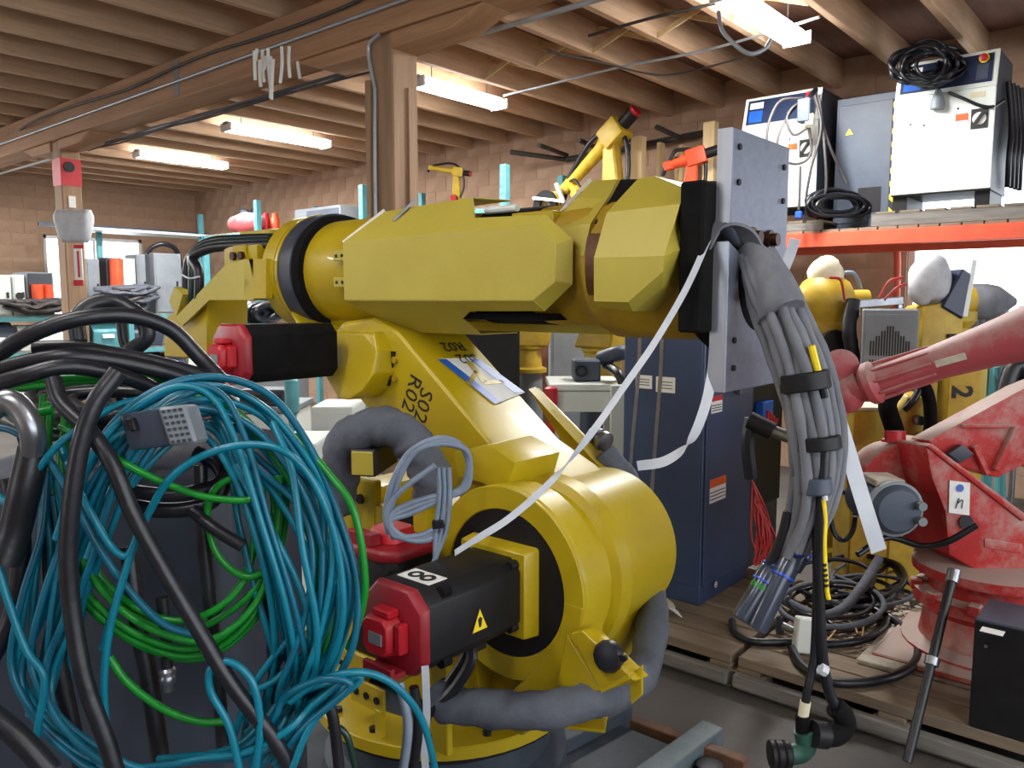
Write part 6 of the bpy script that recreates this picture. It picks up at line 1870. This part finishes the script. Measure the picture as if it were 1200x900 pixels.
for dz in (.12, .26):
    MB().cyl(((a.x + b.x) / 2, 12.285, SZ + dz), ((a.x + b.x) / 2, 12.29, SZ + dz), .05, n=14).build('dial', 'ink', t)
t, a, b = shelf_box(30, 62, 319, 12.35, .5, 'grey_metal', 'grey cabinet holding upright red drums on the shelving', 'cabinet', door='cab_dark')
for k, px in enumerate((44, 56)):
    p = onY(px, 330, 12.28)
    MB().cyl((p.x, 12.31, SZ + .03), (p.x, 12.31, SZ + .42), .075, n=16).build('drum', 'orange', t)
t, a, b = shelf_box(100, 116, 303, 12.5, .3, 'grey_metal', 'narrow grey cabinet against the bright window', 'cabinet', door='grey_metal')
t, a, b = shelf_box(124, 142, 302, 12.5, .3, 'cab_dark', 'dark cabinet with a tall red drum against the window', 'cabinet', door='cab_dark')
MB().cyl(((a.x + b.x) / 2, 12.44, SZ + .02), ((a.x + b.x) / 2, 12.44, a.z - .02), .09, n=16).build('drum', 'orange', t)
t, a, b = shelf_box(144, 158, 303, 12.5, .3, 'white', 'narrow white cabinet at the window edge', 'cabinet', door='white')
t, a, b = shelf_box(160, 170, 298, 12.45, .4, 'grey_metal', 'slim grey cabinet beyond the window edge', 'cabinet', door='grey_metal')
t, a, b = shelf_box(180, 212, 297, 12.3, .5, 'grey_metal', 'large grey steel enclosure with a hose on top of it', 'cabinet', door='grey_metal')
MB().tube([V((a.x, 12.5, a.z)), V((a.x + .05, 12.45, a.z + .1)), V(((a.x + b.x) / 2, 12.4, a.z + .16)), V((b.x, 12.45, a.z + .08)), V((b.x + .1, 12.5, a.z - .2))], .04).build('hose', 'black_rubber', t, ang=60)
# cable heaps along the shelf front
random.seed(81)
def heap(px0, px1, y, n_, label, grp, py0=352, py1=366, m='dkwire'):
    for k in range(n_):
        xa, xb = random.uniform(px0, px0 + (px1 - px0) * .4), random.uniform(px0 + (px1 - px0) * .6, px1)
        py = random.uniform(py0, py1)
        pts = []
        nn = 6
        for i in range(nn):
            f_ = i / (nn - 1)
            pp = onY(xa + (xb - xa) * f_, py + 4 * math.sin(f_ * PI) + random.uniform(-2, 2), y + random.uniform(-.02, .02) - .01 * k)
            pp.z = max(pp.z, SZ + .03)
            pts.append(pp)
        pts.append(pts[-1] + V((.05, .12, .03)))
        pts.append(pts[0] + V((-.02, .14, .02)))
        tag(MB().tube(pts, .026, 6, 5, closed=True).build('cable_loop', m if k % 3 else 'dkwire', ang=60), label, 'cable', grp)
heap(2, 78, 12.22, 14, 'dark cable loop heaped on the shelving before the white switch boxes', 'cable heap by the switch boxes', 350, 366)
heap(120, 186, 12.22, 14, 'grey cable loop heaped on the shelving before the grey enclosure', 'cable heap by the grey enclosure', 338, 362, 'fabric')
# bins and gear on the lower levels of the shelving
cols = ['tealrack', 'slate', 'white', 'black', 'grey_metal', 'dark_blue', 'plank_grey', 'tealrack', 'black', 'slate', 'white', 'cab_dark']
x = SX0 + .15
k = 0
labs = {'tealrack': 'teal bin', 'slate': 'slate blue bin', 'white': 'pale carton', 'black': 'black motor housing', 'grey_metal': 'grey bin', 'dark_blue': 'navy bin', 'plank_grey': 'weathered crate', 'cab_dark': 'charcoal case'}
while x < SX1 - .4:
    w_ = .28 + .14 * ((k * 7) % 3)
    m_ = cols[k % len(cols)]
    h_ = .30 + .05 * ((k * 5) % 3)
    for lev, z0 in ((1, 1.0), (0, .55)):
        mm_ = cols[(k + 5 * lev) % len(cols)]
        t = thing('storage_bin', (x + w_ / 2, 12.5, z0), labs[mm_] + (' on the middle level of the window shelving' if lev else ' on the bottom level of the window shelving'), 'bin', labs[mm_] + (' middle' if lev else ' bottom') + ' level')
        MB().prism([V((x, 12.24, z0 + h_ * .6)), V((x, 12.3, z0)), V((x, 12.8, z0)), V((x, 12.84, z0 + h_)), V((x, 12.4, z0 + h_))], (w_, 0, 0)).build('body', mm_, t, bevel=.012)
        MB().box((x + w_ / 2, 12.25, z0 + h_ * .45), (w_ * .4, .012, .07), mx=Matrix.Rotation(R(-12), 3, 'X')).build('card', 'paper', t)
    x += w_ + .06
    k += 1

# distant tangle behind the elbow motor
random.seed(91)
for k in range(10):
    cx = 270 + random.uniform(0, 55)
    pts = [at(cx + 16 * math.cos(t) + random.uniform(-2, 2), 366 + 9 * math.sin(t), 9.0 + .3 * math.cos(t)) for t in [2 * PI * q_ / 9 for q_ in range(9)]]
    tag(MB().tube(pts, .04, 6, 4, closed=True).build('cable_loop', 'black_rubber' if k % 2 else 'grey_cable', ang=60), 'cable loop heaped on the far crate behind the elbow motor', 'cable', 'far cable heap')
p = at(298, 385, 9.1)
tag(MB().box((p.x, p.y, .70), (.8, 1.0, 1.36), rz=YAW).box((p.x, p.y, 1.40), (.84, 1.04, .04), rz=YAW).box((p.x, p.y, .01), (.7, .9, .02), rz=YAW).build('far_crate', 'grey_metal', bevel=.01), 'pale grey crate under the far cable heap', 'crate')

# ================================================================== right background: robots before the bright window
Zf = 0
def cloth(t, c0, rx, rz_, m, seed):
    random.seed(seed)
    rings = []
    for j in range(11):
        th = PI * j / 10
        ring = []
        for i in range(18):
            ph = 2 * PI * i / 18
            rr_ = max(math.sin(th) ** .6, .03) * (1 + .06 * math.sin(3 * ph + j * .5) + .05 * math.sin(5 * ph - j) + random.uniform(-.03, .03))
            ring.append(c0 + V((math.cos(ph) * rr_ * rx, math.sin(ph) * rr_ * rx, -math.cos(th) * rz_ + .02 * math.sin(2 * ph))))
        rings.append(ring)
    MB().loft(rings).build('dust_cover', m, t, ang=80)
# robot A: upright column, round shoulder, cream cloth on top
p = at(962, 470, 5.4)
p = V((p.x, p.y, 0))
def zy(py, d):
    return at(962, py, d).z
rA = thing('covered_robot', p, 'yellow robot with a cream cloth tied over its top, beside the grille cabinet', 'robot')
MB().lathe(p, (0, 0, 1), [(.24, 0), (.24, .04), (.19, .06), (.17, .9), (.2, .94), (.2, 1.0)], 20).build('base', 'yellow_bg', rA)
MB().box(p + V((0, 0, 1.24)), (.30, .26, .48), rz=YAW - .3).build('turret', 'yellow_bg', rA, bevel=.02, seg=2)
MB().lathe(p, (0, 0, 1), [(.16, 1.45), (.17, 1.47), (.17, 1.53), (.15, 1.56), (.16, 1.6), (.19, 1.66), (.19, 1.74), (.15, 1.82), (.08, 1.87)], 24).build('shoulder', 'yellow_bg', rA)
c_ = p + V((0, 0, 1.70)) + Rh * .12 - Fh * .05
MB().cyl(c_, c_ + Rh * .14, .07, n=16).build('elbow_cap', 'yellow_bg', rA)
MB().cyl(p + V((0, 0, 1.42)) - Fh * .14, p + V((0, 0, 1.42)) - Fh * .2, .09, n=16).build('motor', 'black', rA)
cloth(rA, p + V((0, 0, 1.86)), .115, .12, 'cream', 4)
MB().tube([p + Rh * .05 + V((0, 0, 1.86)), p + Rh * .18 + V((0, 0, 1.88)), p + Rh * .24 + V((0, 0, 1.75)), p + Rh * .22 + V((0, 0, 1.6))], .014).build('hose', 'grey_cable', rA, ang=60)
MB().tube([p + Rh * .20 + V((0, 0, 1.72)), p + Rh * .16 - Fh * .14 + V((0, 0, 1.6)), p + Rh * .08 - Fh * .2 + V((0, 0, 1.55))], .016).build('hose', 'black_rubber', rA, ang=60)
for k in range(4):
    c_ = p + Rh * .15 + V((0, 0, 1.1 + .11 * k)) - Fh * .05
    MB().cyl(c_, c_ + Rh * .06, .022, n=10).build('fitting', 'steel', rA)
# robot B: leaning arm with a pale bag over the head
p = at(1086, 470, 5.2)
p = V((p.x, p.y, 0))
rB = thing('covered_robot', p, 'yellow robot with a pale grey bag over its head, before the bright window', 'robot')
MB().lathe(p, (0, 0, 1), [(.26, 0), (.26, .04), (.2, .06), (.18, .7), (.21, .74), (.21, .8)], 20).build('base', 'yellow_bg', rB)
MB().prism([p + Rh * a_ - Fh * .14 + V((0, 0, z_)) for a_, z_ in [(-.17, .8), (.17, .8), (.15, 1.3), (.13, 1.62), (.05, 1.70), (-.12, 1.66), (-.13, 1.3)]], Fh * .26).build('arm', 'yellow_bg', rB, bevel=.02, seg=2)
MB().prism([p + Rh * a_ - Fh * .16 + V((0, 0, z_)) for a_, z_ in [(-.02, 1.66), (.12, 1.58), (.16, 1.86), (.10, 1.9)]], Fh * .28).build('collar', 'navy', rB, bevel=.01)
MB().box(p + Rh * .06 - Fh * .15 + V((0, 0, 1.38)), (.02, .06, .22), rz=YAW).build('arm_slot', 'black', rB, bevel=.004)
MB().bar(p + Rh * .13 + V((0, 0, 1.6)) - Fh * .15, p + Rh * .17 + V((0, 0, 1.95)) - Fh * .15, .02, .03).build('white_edge', 'white', rB)
cloth(rB, p - Rh * .05 + V((0, 0, 1.83)) - Fh * .06, .125, .15, 'bag', 9)
# robot C: wrist reaching toward the window, dusty cloth hanging from it
p = at(1104, 470, 6.0)
p = V((p.x, p.y, 0))
rC = thing('dusty_robot', p, 'dusty yellow and grey robot reaching toward the bright window', 'robot')
MB().lathe(p, (0, 0, 1), [(.26, 0), (.26, .05), (.18, .08), (.16, 1.5), (.2, 1.55), (.2, 1.62)], 20).build('base', 'yellow_bg', rC)
c0_ = p + V((0, 0, 1.69))
MB().cyl(c0_ - Rh * .08, c0_ + Rh * .16, .12, n=20).build('forearm', 'yellow_bg', rC)
MB().lathe(c0_ + Rh * .16, Rh, [(.125, 0), (.135, .02), (.135, .12), (.12, .2), (.07, .28), (.03, .34)], 20).build('wrist', 'fabric_light', rC)
for k in range(3):
    a_ = c0_ + Rh * (.18 + .05 * k)
    MB().tube([a_, a_ + Rh * .03 + V((0, 0, -.14)), a_ + Rh * .02 + V((0, 0, -.26))], .03).build('hanging_cloth', 'fabric_light', rC, ang=60)
MB().tube([c0_ + Rh * .3 + V((0, 0, .05)), c0_ + Rh * .34 + V((0, 0, -.1)), c0_ + Rh * .42 + V((0, 0, -.26))], .022).build('hose', 'black_rubber', rC, ang=60)
# grille panel
p = at(1041, 396, 5.0)
gp_ = thing('grille_cabinet', (p.x, p.y, 0), 'grey steel cabinet with a black vent grille between two yellow robots', 'cabinet')
zt = at(1041, 362, 5.0).z
MB().box((p.x, p.y, zt / 2 + .01), (.30, .31, zt - .02), rz=YAW - .38).build('body', 'grey_metal', gp_, bevel=.008)
MB().box((p.x, p.y, .01), (.28, .3, .02), rz=YAW).build('plinth', 'black', gp_)
gF = V((math.cos(YAW - .38), math.sin(YAW - .38), 0))
gR = V((gF.y, -gF.x, 0))
fcn = V((p.x, p.y, 0)) - gF * .152
fr_ = MB().box(fcn + V((0, 0, zt - .26)), (.008, .28, .46), rz=YAW - .38).build('front_panel', 'grey_metal', gp_, bevel=.003)
for i in range(15):
    xo = -.105 + i * .015
    hh = .09 + .03 * min(3, max(0, (7 - abs(i - 7)) // 2))
    for sz_ in (-1, 1):
        MB().box(fcn - gF * .005 + gR * xo + V((0, 0, zt - .27 + sz_ * (hh / 2 + .008) - .02)), (.003, .0085, hh if sz_ > 0 else hh * .8), rz=YAW - .38).build('vent_slot', 'ink', fr_)
# yellow "2" column and yellow cabinets
p = at(1122, 470, 4.7)
yc_ = thing('yellow_column', (p.x, p.y, 0), 'yellow steel column stencilled with a black number 2', 'column')
zt = at(1118, 425, 4.7).z
MB().box((p.x, p.y, zt / 2), (.2, .17, zt), rz=YAW - .2).build('body', 'yellow_bg', yc_, bevel=.006)
MB().box(V((p.x, p.y, zt / 2)) + Rh * .10 + Fh * -.06, (.03, .05, zt - .05), rz=YAW).build('edge_channel', 'yellow', yc_, bevel=.004)
MB().box((p.x, p.y, .015), (.34, .3, .03), rz=YAW).build('foot_plate', 'yellow_bg', yc_, bevel=.004)
rot = Matrix.Rotation(-.2, 3, 'Z')
fn_ = rot @ (-Fh)
rt_ = rot @ Rh
o_ = V((p.x, p.y, 0)) + fn_ * .1015 + rt_ * -.06 + V((0, 0, at(1105, 452, 4.6).z))
text('stencil', '2', .15, o_, V((0, 0, -1)), rt_, 'ink', yc_, .001, .005)
p = at(1012, 520, 4.6)
yb = thing('yellow_cabinet', (p.x, p.y, 0), 'yellow steel cabinet with a pale top edge behind the hanging white strap', 'cabinet')
zt = at(1012, 478, 4.6).z
MB().box((p.x, p.y, zt / 2), (.24, .22, zt), rz=YAW).build('body', 'yellow_bg', yb, bevel=.008)
MB().box((p.x, p.y, zt + .01), (.25, .23, .02), rz=YAW).build('top', 'cream', yb, bevel=.003)
MB().box(V((p.x, p.y, zt / 2)) + Rh * .13, (.1, .04, zt), rz=YAW).build('side_channel', 'yellow', yb, bevel=.004)
p = at(1060, 520, 4.6)
ym = thing('yellow_gearbox', (p.x, p.y, 0), 'yellow gear unit with steel fittings and black hoses between yellow cabinets', 'gearbox')
zt = at(1062, 460, 4.6).z
MB().prism([V((p.x, p.y, 0)) + Rh * a - Fh * .12 + V((0, 0, z)) for a, z in [(-.13, 0), (.12, 0), (.12, zt - .08), (.08, zt), (-.06, zt), (-.13, zt - .12)]], Fh * .26).build('housing', 'yellow_bg', ym, bevel=.015)
for k in range(4):
    c = V((p.x, p.y, zt - .14 - .09 * k)) - Fh * .125 + Rh * (.06 if k % 2 else .0)
    MB().cyl(c, c - Fh * .04, .028, n=12).build('fitting', 'steel', ym)
MB().tube([at(1050, 455, 4.45), at(1040, 475, 4.4), at(1050, 510, 4.35), at(1058, 560, 4.35), at(1062, 580, 4.4)], .05, 10).build('hose', 'black_soft', ym, ang=60)
MB().tube([at(1076, 440, 4.45), at(1088, 465, 4.42), at(1090, 500, 4.4), at(1084, 530, 4.4)], .035, 10).build('hose', 'black_soft', ym, ang=60)
MB().tube([at(1080, 452, 4.44), at(1070, 470, 4.42), at(1060, 480, 4.45)], .02, 8).build('hose', 'black_rubber', ym, ang=60)
# white bar linking robots A and B
tag(MB().bar(at(1000, 357, 5.2), at(1058, 352, 5.15), .05, .05).bar(at(1004, 358, 5.2), at(1004, 372, 5.2), .03, .03).bar(at(1054, 353, 5.15), at(1054, 366, 5.15), .03, .03).build('clamp_bar', 'steel', bevel=.004), 'white clamp bar bridging above the grille cabinet', 'bar')
for k, (a, b, c) in enumerate([((1030, 350), (1042, 330), (1058, 325)), ((1036, 352), (1050, 338), (1062, 333)), ((972, 325), (985, 328), (990, 352))]):
    px_cable('orange_wire', [(a[0], a[1], 5.15), (b[0], b[1], 5.15), (c[0], c[1], 5.15)], .009, 'redwire', 'thin reddish wire arching between the covered robots', 'wires between covered robots', 'wire')
px_cable('black_loom', [(1000, 352, 5.15), (995, 385, 5.1), (1000, 420, 5.1), (1005, 445, 5.1)], .045, 'black_rubber', 'black cable loom hanging beside the grille cabinet', n=10)
# window ledge table at far right
p = at(1185, 395, 6.6)
tw = thing('window_bench', (7.3, .9, 0), 'pale bench below the bright window with small items', 'bench')
zt = at(1160, 386, 6.4).z
MB().bb((7.0, -.3, zt - .04), (7.6, 1.25, zt)).build('top', 'white', tw, bevel=.004)
for xx in (7.05, 7.55):
    for yy in (-.2, 1.15):
        MB().bb((xx - .03, yy - .03, 0), (xx + .03, yy + .03, zt - .04)).build('leg', 'tealrack', tw, bevel=.003)
for k, (py, h_, m_) in enumerate([(1.16, .26, 'slate'), (1.0, .16, 'grey_metal'), (.82, .2, 'cab_dark')]):
    o = tag(MB().bb((7.1, py - .05, zt), (7.25, py + .05, zt + h_)).bb((7.12, py - .03, zt + h_), (7.22, py + .03, zt + h_ + .03)).build('small_device', m_, bevel=.006), ['slate upright device on the bench below the window', 'grey box device on the bench below the window', 'dark box device on the bench below the window'][k], 'device')
# teal leaning poles and dark coats near the right edge
for k, (a, b) in enumerate([((1155, 430), (1150, 520)), ((1168, 430), (1172, 520)), ((1180, 430), (1176, 520))]):
    p, q = at(a[0], a[1], 5.6), at(b[0], b[1], 5.6)
    q0 = p + (q - p) * ((0 - p.z) / (q.z - p.z))
    tag(MB().cyl(q0, p, .025, n=10).build('leaning_pole', 'tealrack'), 'slim teal pole leaning behind the red forearm', 'pole', 'teal poles behind the red robot')
p = at(1192, 470, 5.45)
hs_ = thing('hose_stand', (p.x, p.y, 0), 'thin steel stand with a thick dark hose loop, behind the red forearm', 'stand')
zt = at(1192, 424, 5.45).z
MB().lathe((p.x, p.y, 0), (0, 0, 1), [(.16, 0), (.16, .02), (.02, .03), (.02, zt)], 14).build('pole', 'steel', hs_)
MB().bar((p.x, p.y, zt - .02), V((p.x, p.y, zt - .02)) - Fh * .12, .03, .03).build('hook', 'steel', hs_)
MB().tube([at(*q_) for q_ in [(1190, 428, 5.36), (1178, 460, 5.35), (1175, 490, 5.35), (1190, 508, 5.35), (1205, 490, 5.35), (1204, 445, 5.36)]], .06, 10, closed=True).build('hose', 'black_rubber', hs_, ang=60)
